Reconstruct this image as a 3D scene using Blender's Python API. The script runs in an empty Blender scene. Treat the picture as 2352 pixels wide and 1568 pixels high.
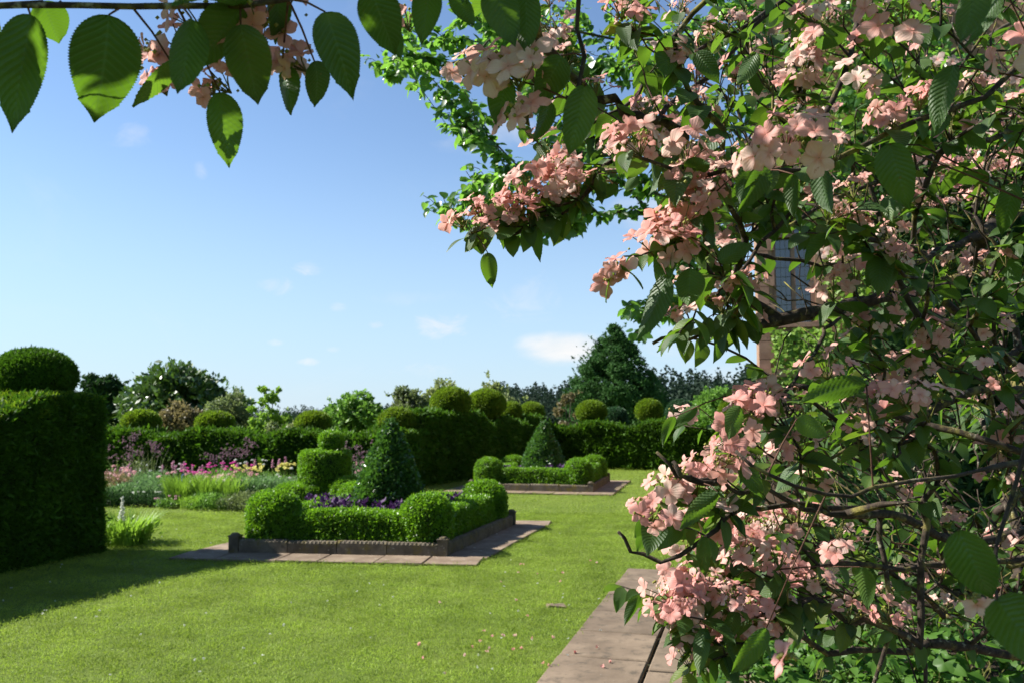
import bpy, math, random
import numpy as np
from mathutils import Vector, Matrix, noise, Quaternion

random.seed(7)
rng = np.random.default_rng(7)
sc = bpy.context.scene
col = sc.collection

# ------------------------------------------------------------------ camera, sky, sun, exposure
PITCH = math.radians(5.03)
FPX = 853.0
EYE = 1.6
cam_d = bpy.data.cameras.new('camera')
cam = bpy.data.objects.new('camera', cam_d)
col.objects.link(cam)
cam_d.sensor_width = 36
cam_d.lens = 30.0
cam_d.clip_start = 0.05
cam_d.clip_end = 3000
cam.location = (0, 0, EYE)
cam.rotation_euler = (math.pi / 2 + PITCH, 0, 0)
cam_d.dof.use_dof = True
cam_d.dof.focus_distance = 1.45
cam_d.dof.aperture_fstop = 12.0
sc.camera = cam

SUN = Vector((-1.18, 0.14, 1.0)).normalized()
SUN_EL = math.asin(SUN.z)
SUN_AZ = math.atan2(SUN.x, SUN.y)           # clockwise from +Y
sun_d = bpy.data.lights.new('sun', 'SUN')
sun_d.energy = 5.0
sun_d.angle = math.radians(0.53)
sun_d.color = (1.0, 0.955, 0.88)
sun = bpy.data.objects.new('sun', sun_d)
col.objects.link(sun)
sun.rotation_euler = (-SUN).to_track_quat('-Z', 'Y').to_euler()
sun.location = (-20, 3, 23)

world = bpy.data.worlds.new('World')
sc.world = world
world.use_nodes = True
wt = world.node_tree
wt.nodes.clear()
SKY_STRENGTH = 0.062


class NT:
    """small helper for node trees"""
    def __init__(self, tree):
        self.t = tree

    def n(self, kind, **kw):
        nd = self.t.nodes.new(kind)
        for k, v in kw.items():
            if hasattr(nd, k):
                setattr(nd, k, v)
        return nd

    def link(self, a, b):
        self.t.links.new(a, b)

    def val(self, sock, v):
        if isinstance(v, bpy.types.NodeSocket):
            self.link(v, sock)
        else:
            sock.default_value = v

    def math(self, op, a, b=None, c=None, clamp=False):
        nd = self.t.nodes.new('ShaderNodeMath')
        nd.operation = op
        nd.use_clamp = clamp
        self.val(nd.inputs[0], a)
        if b is not None:
            self.val(nd.inputs[1], b)
        if c is not None:
            self.val(nd.inputs[2], c)
        return nd.outputs[0]

    def mix(self, f, a, b, blend='MIX'):
        nd = self.t.nodes.new('ShaderNodeMix')
        nd.data_type = 'RGBA'
        nd.blend_type = blend
        self.val(nd.inputs[0], f)
        for s, v in ((nd.inputs[6], a), (nd.inputs[7], b)):
            if isinstance(v, bpy.types.NodeSocket):
                self.link(v, s)
            else:
                s.default_value = (*v[:3], 1)
        return nd.outputs[2]

    def ramp(self, f, lo, hi):
        nd = self.t.nodes.new('ShaderNodeMapRange')
        self.val(nd.inputs[0], f)
        nd.inputs[1].default_value = lo
        nd.inputs[2].default_value = hi
        nd.interpolation_type = 'SMOOTHSTEP'
        return nd.outputs[0]

    def noise(self, vec, scale, detail=3, rough=0.55, dist=0.0):
        nd = self.t.nodes.new('ShaderNodeTexNoise')
        if vec is not None:
            self.link(vec, nd.inputs['Vector'])
        nd.inputs['Scale'].default_value = scale
        nd.inputs['Detail'].default_value = detail
        nd.inputs['Roughness'].default_value = rough
        nd.inputs['Distortion'].default_value = dist
        return nd.outputs['Fac']


K = 1024.0 / 2352.0      # the picture is measured on a 2352 px wide copy


def ray(x, y):
    u = (x * K - 512) / FPX
    v = -(y * K - 341) / FPX
    return Vector((u, math.cos(PITCH) - v * math.sin(PITCH), math.sin(PITCH) + v * math.cos(PITCH)))


def P(x, y, d):
    """world point seen at x, y whose distance ahead of the camera is d metres"""
    r = ray(x, y)
    return Vector((0, 0, EYE)) + r * (d / r.y)


def G(x, y):
    """point of the ground seen at x, y"""
    r = ray(x, y)
    return Vector((0, 0, EYE)) + r * (EYE / -r.z)


def project(p):
    """world point -> x, y on the 2352 px copy"""
    q = Vector(p) - Vector((0, 0, EYE))
    fwd = q.y * math.cos(PITCH) + q.z * math.sin(PITCH)
    up = -q.y * math.sin(PITCH) + q.z * math.cos(PITCH)
    if fwd < 0.05:
        return (-9999, -9999)
    return ((q.x / fwd * FPX + 512) / K, (341 - up / fwd * FPX) / K)


# sky: Nishita sky with thin procedural clouds
W = NT(wt)
sky = W.n('ShaderNodeTexSky')
sky.sky_type = 'NISHITA'
sky.sun_disc = False
sky.sun_elevation = SUN_EL
sky.sun_rotation = SUN_AZ
sky.altitude = 50
sky.air_density = 1.0
sky.dust_density = 0.05
sky.ozone_density = 1.2
tc = W.n('ShaderNodeTexCoord')
sx = W.n('ShaderNodeSeparateXYZ')
W.link(tc.outputs['Generated'], sx.inputs[0])
yy = W.math('MAXIMUM', sx.outputs[1], 0.02)
cu = W.math('DIVIDE', sx.outputs[0], yy)
cv = W.math('DIVIDE', sx.outputs[2], yy)
cmb = W.n('ShaderNodeCombineXYZ')
W.link(cu, cmb.inputs[0])
W.link(W.math('MULTIPLY', cv, 1.9), cmb.inputs[1])
n_big = W.noise(cmb.outputs[0], 7.0, 6, 0.6, 0.4)
n_fine = W.noise(cmb.outputs[0], 17.0, 8, 0.70, 1.1)
n_wisp = W.noise(cmb.outputs[0], 2.3, 8, 0.66, 1.2)
front = W.math('GREATER_THAN', sx.outputs[1], 0.05)
cloud = None
#        x     y    half width, half height, strength, softness
CLOUDS = [(1300, 795, 130, 52, 1.0, 0.75), (1390, 830, 90, 30, 0.5, 0.8), (712, 617, 48, 24, 0.62, 1.2), (632, 656, 46, 26, 0.42, 1.3),
          (1012, 748, 66, 34, 0.55, 1.2), (778, 705, 26, 14, 0.4, 1.2), (864, 746, 22, 10, 0.4, 1.2),
          (300, 312, 60, 34, 0.22, 1.3), (460, 390, 20, 26, 0.28, 1.3), (706, 829, 26, 10, 0.45, 1.1), (766, 801, 20, 9, 0.4, 1.1),
          (1130, 310, 150, 50, 0.4, 1.4), (1210, 690, 90, 70, 0.24, 1.6), (930, 685, 140, 24, 0.18, 1.6), (1700, 860, 120, 36, 0.55, 1.2),
          (1500, 500, 160, 90, 0.35, 1.5), (990, 850, 80, 20, 0.25, 1.5), (632, 786, 22, 9, 0.3, 1.2), (1560, 780, 90, 60, 0.3, 1.6)]
for (cx, cy, hw, hh, st, soft) in CLOUDS:
    c = ray(cx, cy)
    u0, v0 = c.x / c.y, c.z / c.y
    su, sv = hw * K / FPX, hh * K / FPX
    du = W.math('DIVIDE', W.math('SUBTRACT', cu, u0), su)
    dv = W.math('DIVIDE', W.math('SUBTRACT', cv, v0), sv)
    if cx == 1300:      # the one cumulus has a flatter base
        dv = W.math('MAXIMUM', dv, W.math('MULTIPLY', dv, 1.25))
    r2 = W.math('ADD', W.math('MULTIPLY', du, du), W.math('MULTIPLY', dv, dv))
    m = W.math('SUBTRACT', 1.0, r2)
    m = W.math('ADD', m, W.math('MULTIPLY', W.math('SUBTRACT', n_fine if hw < 120 else n_big, 0.5), 3.6 * soft))
    m = W.math('MULTIPLY', W.ramp(m, 0.0, 0.55 + soft), st)
    # never further than about twice its size
    m = W.math('MULTIPLY', m, W.math('SUBTRACT', 1.0, W.ramp(r2, 1.2, 3.2)))
    cloud = m if cloud is None else W.math('MAXIMUM', cloud, m)
cloud = W.math('MULTIPLY', cloud, front)
veil = W.math('MULTIPLY', W.ramp(n_wisp, 0.55, 0.86), 0.22)
cloud = W.math('MAXIMUM', cloud, W.math('MULTIPLY', veil, front), clamp=True)
shade = W.math('MULTIPLY_ADD', n_big, 2.0, 5.2)
cc = W.n('ShaderNodeCombineColor')
W.link(W.math('MULTIPLY', shade, 1.00), cc.inputs[0])
W.link(W.math('MULTIPLY', shade, 0.99), cc.inputs[1])
W.link(W.math('MULTIPLY', shade, 0.985), cc.inputs[2])
skyc = W.mix(1.0, sky.outputs[0], (0.97, 1.04, 1.13), 'MULTIPLY')
# pale blue summer haze low down, the same all round the horizon
hz_f = W.math('MULTIPLY', W.math('SUBTRACT', 1.0, W.ramp(sx.outputs[2], -0.02, 0.34)), 0.80)
skyc = W.mix(hz_f, skyc, (3.35, 4.6, 6.0))
skymix = W.mix(cloud, skyc, cc.outputs[0])
bg = W.n('ShaderNodeBackground')
bg.inputs[1].default_value = SKY_STRENGTH
W.link(skymix, bg.inputs[0])
wo = W.n('ShaderNodeOutputWorld')
W.link(bg.outputs[0], wo.inputs[0])

sc.view_settings.view_transform = 'Standard'
sc.view_settings.look = 'None'
sc.view_settings.exposure = 1.35
sc.view_settings.gamma = 1.0
sc.view_settings.use_curve_mapping = False
cy = sc.cycles
cy.use_denoising = True
cy.max_bounces = 7
cy.diffuse_bounces = 3
cy.glossy_bounces = 2
cy.transmission_bounces = 5
cy.transparent_max_bounces = 8
cy.use_adaptive_sampling = True
cy.adaptive_threshold = 0.015
cy.sample_clamp_indirect = 6
cy.caustics_reflective = False
cy.caustics_refractive = False

# garden axes: A runs away from the camera along path and beds, B across
AX = Vector((0.267, 0.964, 0)).normalized()
BX = Vector((0.964, -0.267, 0)).normalized()


# ------------------------------------------------------------------ object helpers
def tag(o, label=None, cat=None, group=None, kind=None):
    if label:
        o['label'] = label
    if cat:
        o['category'] = cat
    if group:
        o['group'] = group
    if kind:
        o['kind'] = kind
    return o


def empty(name, loc, label=None, cat=None, group=None):
    o = bpy.data.objects.new(name, None)
    o.empty_display_size = 0.1
    col.objects.link(o)
    o.location = loc
    return tag(o, label, cat, group)


def link(name, me, parent=None, mat=None, world_coords=True):
    """link a mesh whose vertices are in world coordinates; a parent's offset is undone"""
    o = bpy.data.objects.new(name, me)
    col.objects.link(o)
    if mat is not None and len(me.materials) == 0:
        me.materials.append(mat)
    if parent is not None:
        o.parent = parent
        if world_coords:
            root = parent
            off = Vector((0, 0, 0))
            while root is not None:
                off += root.location
                root = root.parent
            o.location = -off
    return o


def mk(name, verts, faces, mat=None, smooth=False, uv=None, tint=None):
    me = bpy.data.meshes.new(name)
    verts = np.asarray(verts, dtype=np.float32).reshape(-1, 3)
    if isinstance(faces, np.ndarray):
        nv, nf, k = len(verts), len(faces), faces.shape[1]
        me.vertices.add(nv)
        me.vertices.foreach_set('co', verts.ravel())
        me.loops.add(nf * k)
        me.loops.foreach_set('vertex_index', faces.astype(np.int32).ravel())
        me.polygons.add(nf)
        me.polygons.foreach_set('loop_start', np.arange(0, nf * k, k, dtype=np.int32))
        me.update(calc_edges=True)
    else:
        me.from_pydata([tuple(map(float, v)) for v in verts], [], faces)
        me.update()
    if uv is not None:
        lay = me.uv_layers.new(name='UVMap')
        li = np.empty(len(me.loops), dtype=np.int32)
        me.loops.foreach_get('vertex_index', li)
        lay.data.foreach_set('uv', np.asarray(uv, dtype=np.float32)[li].ravel())
    if tint is not None:
        a = me.attributes.new('tint', 'FLOAT', 'POINT')
        a.data.foreach_set('value', np.broadcast_to(np.asarray(tint, dtype=np.float32), (len(verts),)).copy())
    if smooth:
        me.polygons.foreach_set('use_smooth', np.ones(len(me.polygons), dtype=bool))
    if mat is not None:
        me.materials.append(mat)
    return me


class Soup:
    """collects many small shapes and makes ONE mesh of them"""
    def __init__(self):
        self.v, self.f, self.uv, self.t, self.n = [], [], [], [], 0

    def add(self, v, f, uv=None, tint=0.5):
        v = np.asarray(v, dtype=np.float32)
        self.v.append(v)
        self.f.append(np.asarray(f) + self.n)
        self.uv.append(np.zeros((len(v), 2), np.float32) if uv is None else np.asarray(uv, np.float32))
        self.t.append(np.full(len(v), tint, np.float32) if np.isscalar(tint) else np.asarray(tint, np.float32))
        self.n += len(v)

    def mesh(self, name, mat, smooth=True):
        if not self.v:
            return None
        return mk(name, np.concatenate(self.v), np.concatenate(self.f), mat, smooth, np.concatenate(self.uv), np.concatenate(self.t))


def add_box(bv, bf, cx, cy, cz, hx, hy, hz, rot=None):
    """quads of a box appended to python lists"""
    n = len(bv)
    for dz in (-1, 1):
        for dy in (-1, 1):
            for dx in (-1, 1):
                p = Vector((dx * hx, dy * hy, dz * hz))
                if rot is not None:
                    p = rot @ p
                bv.append((cx + p.x, cy + p.y, cz + p.z))
    for f in ((0, 2, 3, 1), (4, 5, 7, 6), (0, 1, 5, 4), (2, 6, 7, 3), (0, 4, 6, 2), (1, 3, 7, 5)):
        bf.append(tuple(n + i for i in f))


def bevel_box(name, hx, hy, hz, b, mat, jitter=0.0, seed=0):
    """box with chamfered edges and slightly uneven corners, centre at origin"""
    import bmesh
    bm = bmesh.new()
    bmesh.ops.create_cube(bm, size=2)
    r = random.Random(seed)
    for v in bm.verts:
        v.co = Vector((v.co.x * hx + r.uniform(-jitter, jitter), v.co.y * hy + r.uniform(-jitter, jitter), v.co.z * hz + r.uniform(-jitter, jitter) * .4))
    bmesh.ops.bevel(bm, geom=list(bm.edges), offset=b, segments=1, affect='EDGES')
    me = bpy.data.meshes.new(name)
    bm.to_mesh(me)
    bm.free()
    me.materials.append(mat)
    return me


# ------------------------------------------------------------------ materials
def material(name):
    m = bpy.data.materials.new(name)
    m.use_nodes = True
    m.node_tree.nodes.clear()
    t = NT(m.node_tree)
    out = t.n('ShaderNodeOutputMaterial')
    return m, t, out


ALB = 0.70


def dim(c, k=ALB):
    return None if c is None else tuple(x * k for x in c)


def leaf_mat(name, a, b, glow, trans=0.35, rough=0.45, spec=0.4, use='tint', veins=0, clump=0.0, clump_scale=1.5, third=None, vein_bump=0.5):
    a, b, glow, third = dim(a), dim(b), dim(glow, .85), dim(third)
    m, t, out = material(name)
    if use == 'tint':
        at = t.n('ShaderNodeAttribute')
        at.attribute_name = 'tint'
        f = at.outputs['Fac']
    else:
        oi = t.n('ShaderNodeObjectInfo')
        f = oi.outputs['Random']
    geo = t.n('ShaderNodeNewGeometry')
    c = t.mix(f, a, b)
    if third is not None:
        c = t.mix(t.ramp(f, 0.8, 1.0), c, third)
    if clump:
        nz = t.noise(geo.outputs['Position'], clump_scale, 4, 0.6)
        c = t.mix(clump, c, t.mix(t.ramp(nz, 0.3, 0.7), tuple(x * 0.55 for x in a), tuple(min(1, x * 1.5) for x in b)))
    bump = None
    if veins:
        uvn = t.n('ShaderNodeUVMap')
        s = t.n('ShaderNodeSeparateXYZ')
        t.link(uvn.outputs[0], s.inputs[0])
        uu = t.math('ABSOLUTE', t.math('MULTIPLY_ADD', s.outputs[0], 2.0, -1.0))
        ph = t.math('SUBTRACT', s.outputs[1], t.math('MULTIPLY', uu, 0.22))
        w = t.math('MULTIPLY_ADD', t.math('COSINE', t.math('MULTIPLY', ph, veins * 2 * math.pi)), 0.5, 0.5)
        line = t.math('POWER', w, 9.0)
        mid = t.math('SUBTRACT', 1.0, t.ramp(uu, 0.0, 0.07))
        vein = t.math('MAXIMUM', line, mid)
        fine = t.noise(uvn.outputs[0], 40.0, 2, 0.5)
        blot = t.noise(geo.outputs['Position'], 38.0, 3, 0.55)
        c = t.mix(t.math('MULTIPLY', vein, 0.60), c, tuple(min(1, x * 2.6 + 0.03) for x in a))
        c = t.mix(t.math('MULTIPLY', t.ramp(blot, 0.5, 0.8), 0.35), c, tuple(x * .6 for x in a))
        spot = t.noise(geo.outputs['Position'], 150.0, 2, 0.5)
        c = t.mix(t.ramp(spot, 0.74, 0.78), c, (0.10, 0.05, 0.02))
        patch = t.noise(geo.outputs['Position'], 9.0, 3, 0.5)
        c = t.mix(t.math('MULTIPLY', t.ramp(patch, 0.5, 0.75), 0.5), c, (0.11, 0.16, 0.02))
        h = t.math('ADD', t.math('MULTIPLY', w, -1.0), t.math('MULTIPLY', fine, 0.35))
        bp = t.n('ShaderNodeBump')
        bp.inputs['Strength'].default_value = vein_bump
        bp.inputs['Distance'].default_value = 0.004
        t.link(h, bp.inputs['Height'])
        bump = bp.outputs[0]
    pb = t.n('ShaderNodeBsdfPrincipled')
    t.link(c, pb.inputs['Base Color'])
    pb.inputs['Roughness'].default_value = rough
    pb.inputs['Specular IOR Level'].default_value = spec
    tr = t.n('ShaderNodeBsdfTranslucent')
    gc = t.mix(0.35, glow, t.mix(1.0, c, (4, 4, 4), 'MULTIPLY'))
    if veins:
        gc = t.mix(t.math('MULTIPLY', vein, 0.55), gc, tuple(x * .40 for x in glow))
    t.link(gc, tr.inputs[0])
    if bump is not None:
        t.link(bump, pb.inputs['Normal'])
    ms = t.n('ShaderNodeMixShader')
    ms.inputs[0].default_value = trans
    t.link(pb.outputs[0], ms.inputs[1])
    t.link(tr.outputs[0], ms.inputs[2])
    t.link(ms.outputs[0], out.inputs[0])
    return m


def rough_mat(name, a, b, scale=4.0, rough=0.85, bump=0.3, bdist=0.01, spots=None, spot_scale=12.0, spot_lo=0.6, detail=6, spots2=None, vary=0.0):
    a, b, spots, spots2 = dim(a), dim(b), dim(spots), dim(spots2)
    m, t, out = material(name)
    geo = t.n('ShaderNodeNewGeometry')
    pos = geo.outputs['Position']
    n1 = t.noise(pos, scale, detail, 0.6)
    c = t.mix(t.ramp(n1, 0.3, 0.7), a, b)
    if vary:
        oi = t.n('ShaderNodeObjectInfo')
        k = t.math('MULTIPLY_ADD', oi.outputs['Random'], 2 * vary, 1 - vary)
        cb = t.n('ShaderNodeCombineColor')
        for i in range(3):
            t.link(k, cb.inputs[i])
        c = t.mix(1.0, c, cb.outputs[0], 'MULTIPLY')
    if spots is not None:
        n2 = t.noise(pos, spot_scale, 4, 0.6)
        c = t.mix(t.ramp(n2, spot_lo, spot_lo + 0.1), c, spots)
    if spots2 is not None:
        n3 = t.noise(pos, spot_scale * 0.37, 5, 0.7)
        c = t.mix(t.math('MULTIPLY', t.ramp(n3, 0.5, 0.68), 0.8), c, spots2)
    n4 = t.noise(pos, scale * 9, 4, 0.6)
    pb = t.n('ShaderNodeBsdfPrincipled')
    t.link(c, pb.inputs['Base Color'])
    pb.inputs['Roughness'].default_value = rough
    pb.inputs['Specular IOR Level'].default_value = 0.25
    bp = t.n('ShaderNodeBump')
    bp.inputs['Strength'].default_value = bump
    bp.inputs['Distance'].default_value = bdist
    t.link(t.math('ADD', n1, n4), bp.inputs['Height'])
    t.link(bp.outputs[0], pb.inputs['Normal'])
    t.link(pb.outputs[0], out.inputs[0])
    return m


M = {}
M['vib_leaf'] = leaf_mat('viburnum_leaf', (0.022, 0.058, 0.010), (0.062, 0.125, 0.018), (0.24, 0.50, 0.012), 0.28, 0.50, 0.35, veins=13, third=(0.15, 0.17, 0.02), vein_bump=0.3)
M['kat_leaf'] = leaf_mat('round_tree_leaf', (0.035, 0.10, 0.020), (0.085, 0.19, 0.030), (0.30, 0.60, 0.05), 0.42, 0.35, 0.5)
M['ground_leaf'] = leaf_mat('ground_cover_leaf', (0.040, 0.105, 0.012), (0.10, 0.21, 0.026), (0.22, 0.5, 0.05), 0.3, 0.5, 0.3)
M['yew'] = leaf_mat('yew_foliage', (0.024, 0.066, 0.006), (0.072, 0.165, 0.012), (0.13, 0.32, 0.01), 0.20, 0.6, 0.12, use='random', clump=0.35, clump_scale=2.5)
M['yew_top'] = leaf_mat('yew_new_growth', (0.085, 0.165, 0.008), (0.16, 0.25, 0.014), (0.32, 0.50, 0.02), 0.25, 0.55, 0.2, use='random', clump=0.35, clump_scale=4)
M['yew_gold'] = leaf_mat('golden_yew_foliage', (0.070, 0.150, 0.008), (0.15, 0.235, 0.014), (0.30, 0.48, 0.02), 0.25, 0.55, 0.2, use='random', clump=0.4, clump_scale=5, third=(0.20, 0.20, 0.02))
M['box'] = leaf_mat('box_foliage', (0.060, 0.150, 0.006), (0.15, 0.32, 0.012), (0.30, 0.60, 0.02), 0.30, 0.42, 0.35, use='random', clump=0.3, clump_scale=7)
M['holly'] = leaf_mat('cone_foliage', (0.026, 0.088, 0.011), (0.085, 0.19, 0.028), (0.14, 0.36, 0.02), 0.2, 0.35, 0.6, use='random', clump=0.3, clump_scale=7)
M['blueyew'] = leaf_mat('blue_green_foliage', (0.020, 0.060, 0.025), (0.045, 0.110, 0.045), (0.06, 0.16, 0.04), 0.2, 0.55, 0.2, use='random', clump=0.4, clump_scale=4)
M['grass'] = leaf_mat('grass_blade', (0.150, 0.245, 0.022), (0.245, 0.340, 0.042), (0.36, 0.50, 0.05), 0.28, 0.6, 0.22, use='random', clump=0.66, clump_scale=1.7, third=(0.36, 0.38, 0.10))
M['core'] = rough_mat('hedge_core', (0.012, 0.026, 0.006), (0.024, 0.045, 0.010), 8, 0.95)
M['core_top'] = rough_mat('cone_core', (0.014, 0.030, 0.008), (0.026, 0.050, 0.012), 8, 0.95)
M['bark'] = rough_mat('viburnum_bark', (0.026, 0.018, 0.013), (0.085, 0.062, 0.045), 60, 0.9, 0.6, 0.003, spots=(0.36, 0.34, 0.24), spot_scale=45, spot_lo=0.60, spots2=(0.34, 0.30, 0.07))
M['twig'] = rough_mat('red_twig', (0.06, 0.022, 0.015), (0.15, 0.07, 0.035), 50, 0.7)
M['stalk'] = rough_mat('green_stalk', (0.12, 0.14, 0.03), (0.20, 0.18, 0.05), 50, 0.7)
M['trunk'] = rough_mat('tree_trunk', (0.07, 0.055, 0.04), (0.16, 0.13, 0.10), 12, 0.9, 0.5)
M['slab'] = rough_mat('sandstone_slab', (0.155, 0.114, 0.078), (0.26, 0.195, 0.135), 2.6, 0.88, 0.5, 0.006, spots=(0.27, 0.23, 0.18), spot_scale=24, spot_lo=0.66, spots2=(0.10, 0.08, 0.058), vary=0.15)
M['flag'] = rough_mat('edging_flagstone', (0.19, 0.135, 0.092), (0.31, 0.235, 0.165), 4, 0.9, 0.5, 0.006, spots=(0.38, 0.34, 0.28), spot_scale=16, spot_lo=0.62, vary=0.12)
M['kerb'] = rough_mat('carved_edging_stone', (0.105, 0.085, 0.060), (0.20, 0.165, 0.12), 7, 0.9, 0.6, 0.006, spots=(0.36, 0.34, 0.28), spot_scale=20, spot_lo=0.63, spots2=(0.19, 0.15, 0.03), vary=0.15)
M['soil'] = rough_mat('soil', (0.030, 0.020, 0.013), (0.07, 0.048, 0.03), 14, 1.0, 1.0, 0.02)
M['joint'] = rough_mat('joint_soil', (0.018, 0.017, 0.008), (0.040, 0.042, 0.015), 30, 1.0)


def petal_mat():
    m, t, out = material('viburnum_petal')
    at = t.n('ShaderNodeAttribute')
    at.attribute_name = 'tint'
    uvn = t.n('ShaderNodeUVMap')
    s = t.n('ShaderNodeSeparateXYZ')
    t.link(uvn.outputs[0], s.inputs[0])
    f = at.outputs['Fac']
    c = t.mix(t.ramp(f, 0.35, 0.75), (0.86, 0.42, 0.37), (0.90, 0.60, 0.51))
    c = t.mix(t.ramp(f, 0.78, 1.0), c, (0.84, 0.76, 0.60))
    geo0 = t.n('ShaderNodeNewGeometry')
    lo = t.noise(geo0.outputs['Position'], 13.0, 2, 0.5)
    c = t.mix(t.math('MULTIPLY', t.ramp(lo, 0.50, 0.66), 0.75), c, (0.92, 0.76, 0.66))  # pale patches: random petal tone, also standing in for sunlit highlights
    c = t.mix(t.math('MULTIPLY', t.ramp(lo, 0.50, 0.30), 0.5), c, (0.84, 0.36, 0.34))
    # deeper pink at the heart and along the margin, fine veins, brown flecks
    c = t.mix(t.math('MULTIPLY', t.math('SUBTRACT', 1.0, t.ramp(s.outputs[1], 0.0, 0.4)), 0.6), c, (0.80, 0.28, 0.22))
    c = t.mix(t.math('MULTIPLY', t.ramp(s.outputs[1], 0.85, 1.0), 0.4), c, (0.86, 0.36, 0.34))
    v = t.math('POWER', t.math('MULTIPLY_ADD', t.math('COSINE', t.math('MULTIPLY', s.outputs[0], 34.0)), 0.5, 0.5), 4.0)
    c = t.mix(t.math('MULTIPLY', v, 0.16), c, (0.80, 0.34, 0.28))
    geo = t.n('ShaderNodeNewGeometry')
    fl = t.noise(geo.outputs['Position'], 120.0, 3, 0.6)
    c = t.mix(t.math('MULTIPLY', t.ramp(fl, 0.62, 0.74), 0.6), c, (0.42, 0.17, 0.08))
    c = t.mix(1.0, c, (.76, .76, .76), 'MULTIPLY')
    d = t.n('ShaderNodeBsdfPrincipled')
    t.link(c, d.inputs['Base Color'])
    d.inputs['Roughness'].default_value = 0.6
    d.inputs['Specular IOR Level'].default_value = 0.2
    bp = t.n('ShaderNodeBump')
    bp.inputs['Strength'].default_value = 0.25
    bp.inputs['Distance'].default_value = 0.001
    t.link(v, bp.inputs['Height'])
    t.link(bp.outputs[0], d.inputs['Normal'])
    tr = t.n('ShaderNodeBsdfTranslucent')
    t.link(t.mix(0.4, c, (0.80, 0.44, 0.34)), tr.inputs[0])
    ms = t.n('ShaderNodeMixShader')
    ms.inputs[0].default_value = 0.42
    t.link(d.outputs[0], ms.inputs[1])
    t.link(tr.outputs[0], ms.inputs[2])
    t.link(ms.outputs[0], out.inputs[0])
    return m


M['petal'] = petal_mat()


def flat_flower(name, c, trans=0.3):
    return leaf_mat(name, c, tuple(min(1, x * 1.15 + .03) for x in c), c, trans, 0.6, 0.2)


M['f_pink'] = flat_flower('pink_flower', (0.52, 0.28, 0.36))
M['f_pale'] = flat_flower('pale_pink_flower', (0.62, 0.36, 0.36))
M['f_mauve'] = flat_flower('mauve_flower', (0.16, 0.09, 0.11))
M['f_magenta'] = flat_flower('magenta_flower', (0.55, 0.07, 0.30))
M['f_yellow'] = flat_flower('yellow_flower', (0.66, 0.62, 0.18))
M['f_blue'] = flat_flower('blue_flower', (0.10, 0.13, 0.36))
M['f_white'] = flat_flower('white_flower', (0.55, 0.57, 0.50))
M['f_bud'] = flat_flower('viburnum_bud', (0.30, 0.30, 0.06), 0.2)
M['f_purple'] = flat_flower('purple_leaf', (0.060, 0.014, 0.095), 0.15)
M['f_purple2'] = flat_flower('dark_purple_leaf', (0.035, 0.018, 0.042), 0.15)
for nm, a, b, g in (('p_lime', (0.13, 0.24, 0.022), (0.22, 0.36, 0.04), (0.34, 0.60, 0.05)),
                    ('p_mid', (0.085, 0.19, 0.024), (0.16, 0.30, 0.045), (0.22, 0.45, 0.05)),
                    ('p_blue', (0.075, 0.165, 0.045), (0.15, 0.27, 0.085), (0.16, 0.3, 0.1)),
                    ('p_bronze', (0.12, 0.10, 0.045), (0.20, 0.17, 0.08), (0.3, 0.25, 0.08)),
                    ('p_olive', (0.085, 0.12, 0.045), (0.16, 0.20, 0.08), (0.26, 0.35, 0.08)),
                    ('p_dark', (0.016, 0.042, 0.012), (0.036, 0.080, 0.022), (0.06, 0.16, 0.03)),
                    ('p_conifer', (0.016, 0.058, 0.014), (0.062, 0.145, 0.034), (0.06, 0.17, 0.03)),
                    ('p_wood', (0.018, 0.036, 0.021), (0.028, 0.052, 0.031), (0.03, 0.06, 0.04)),
                    ('p_pale', (0.16, 0.20, 0.07), (0.26, 0.30, 0.12), (0.4, 0.5, 0.12))):
    far_ = nm in ('p_conifer', 'p_wood', 'p_dark')
    M[nm] = leaf_mat(nm, a, b, g, 0.15 if far_ else 0.28, 0.75 if far_ else 0.5, 0.12 if far_ else 0.3, clump=0.3, clump_scale=1.2)
M['p_magnolia'] = leaf_mat('p_magnolia', (0.034, 0.085, 0.014), (0.090, 0.165, 0.030), (0.16, 0.32, 0.03), 0.15, 0.42, 0.6)


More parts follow.
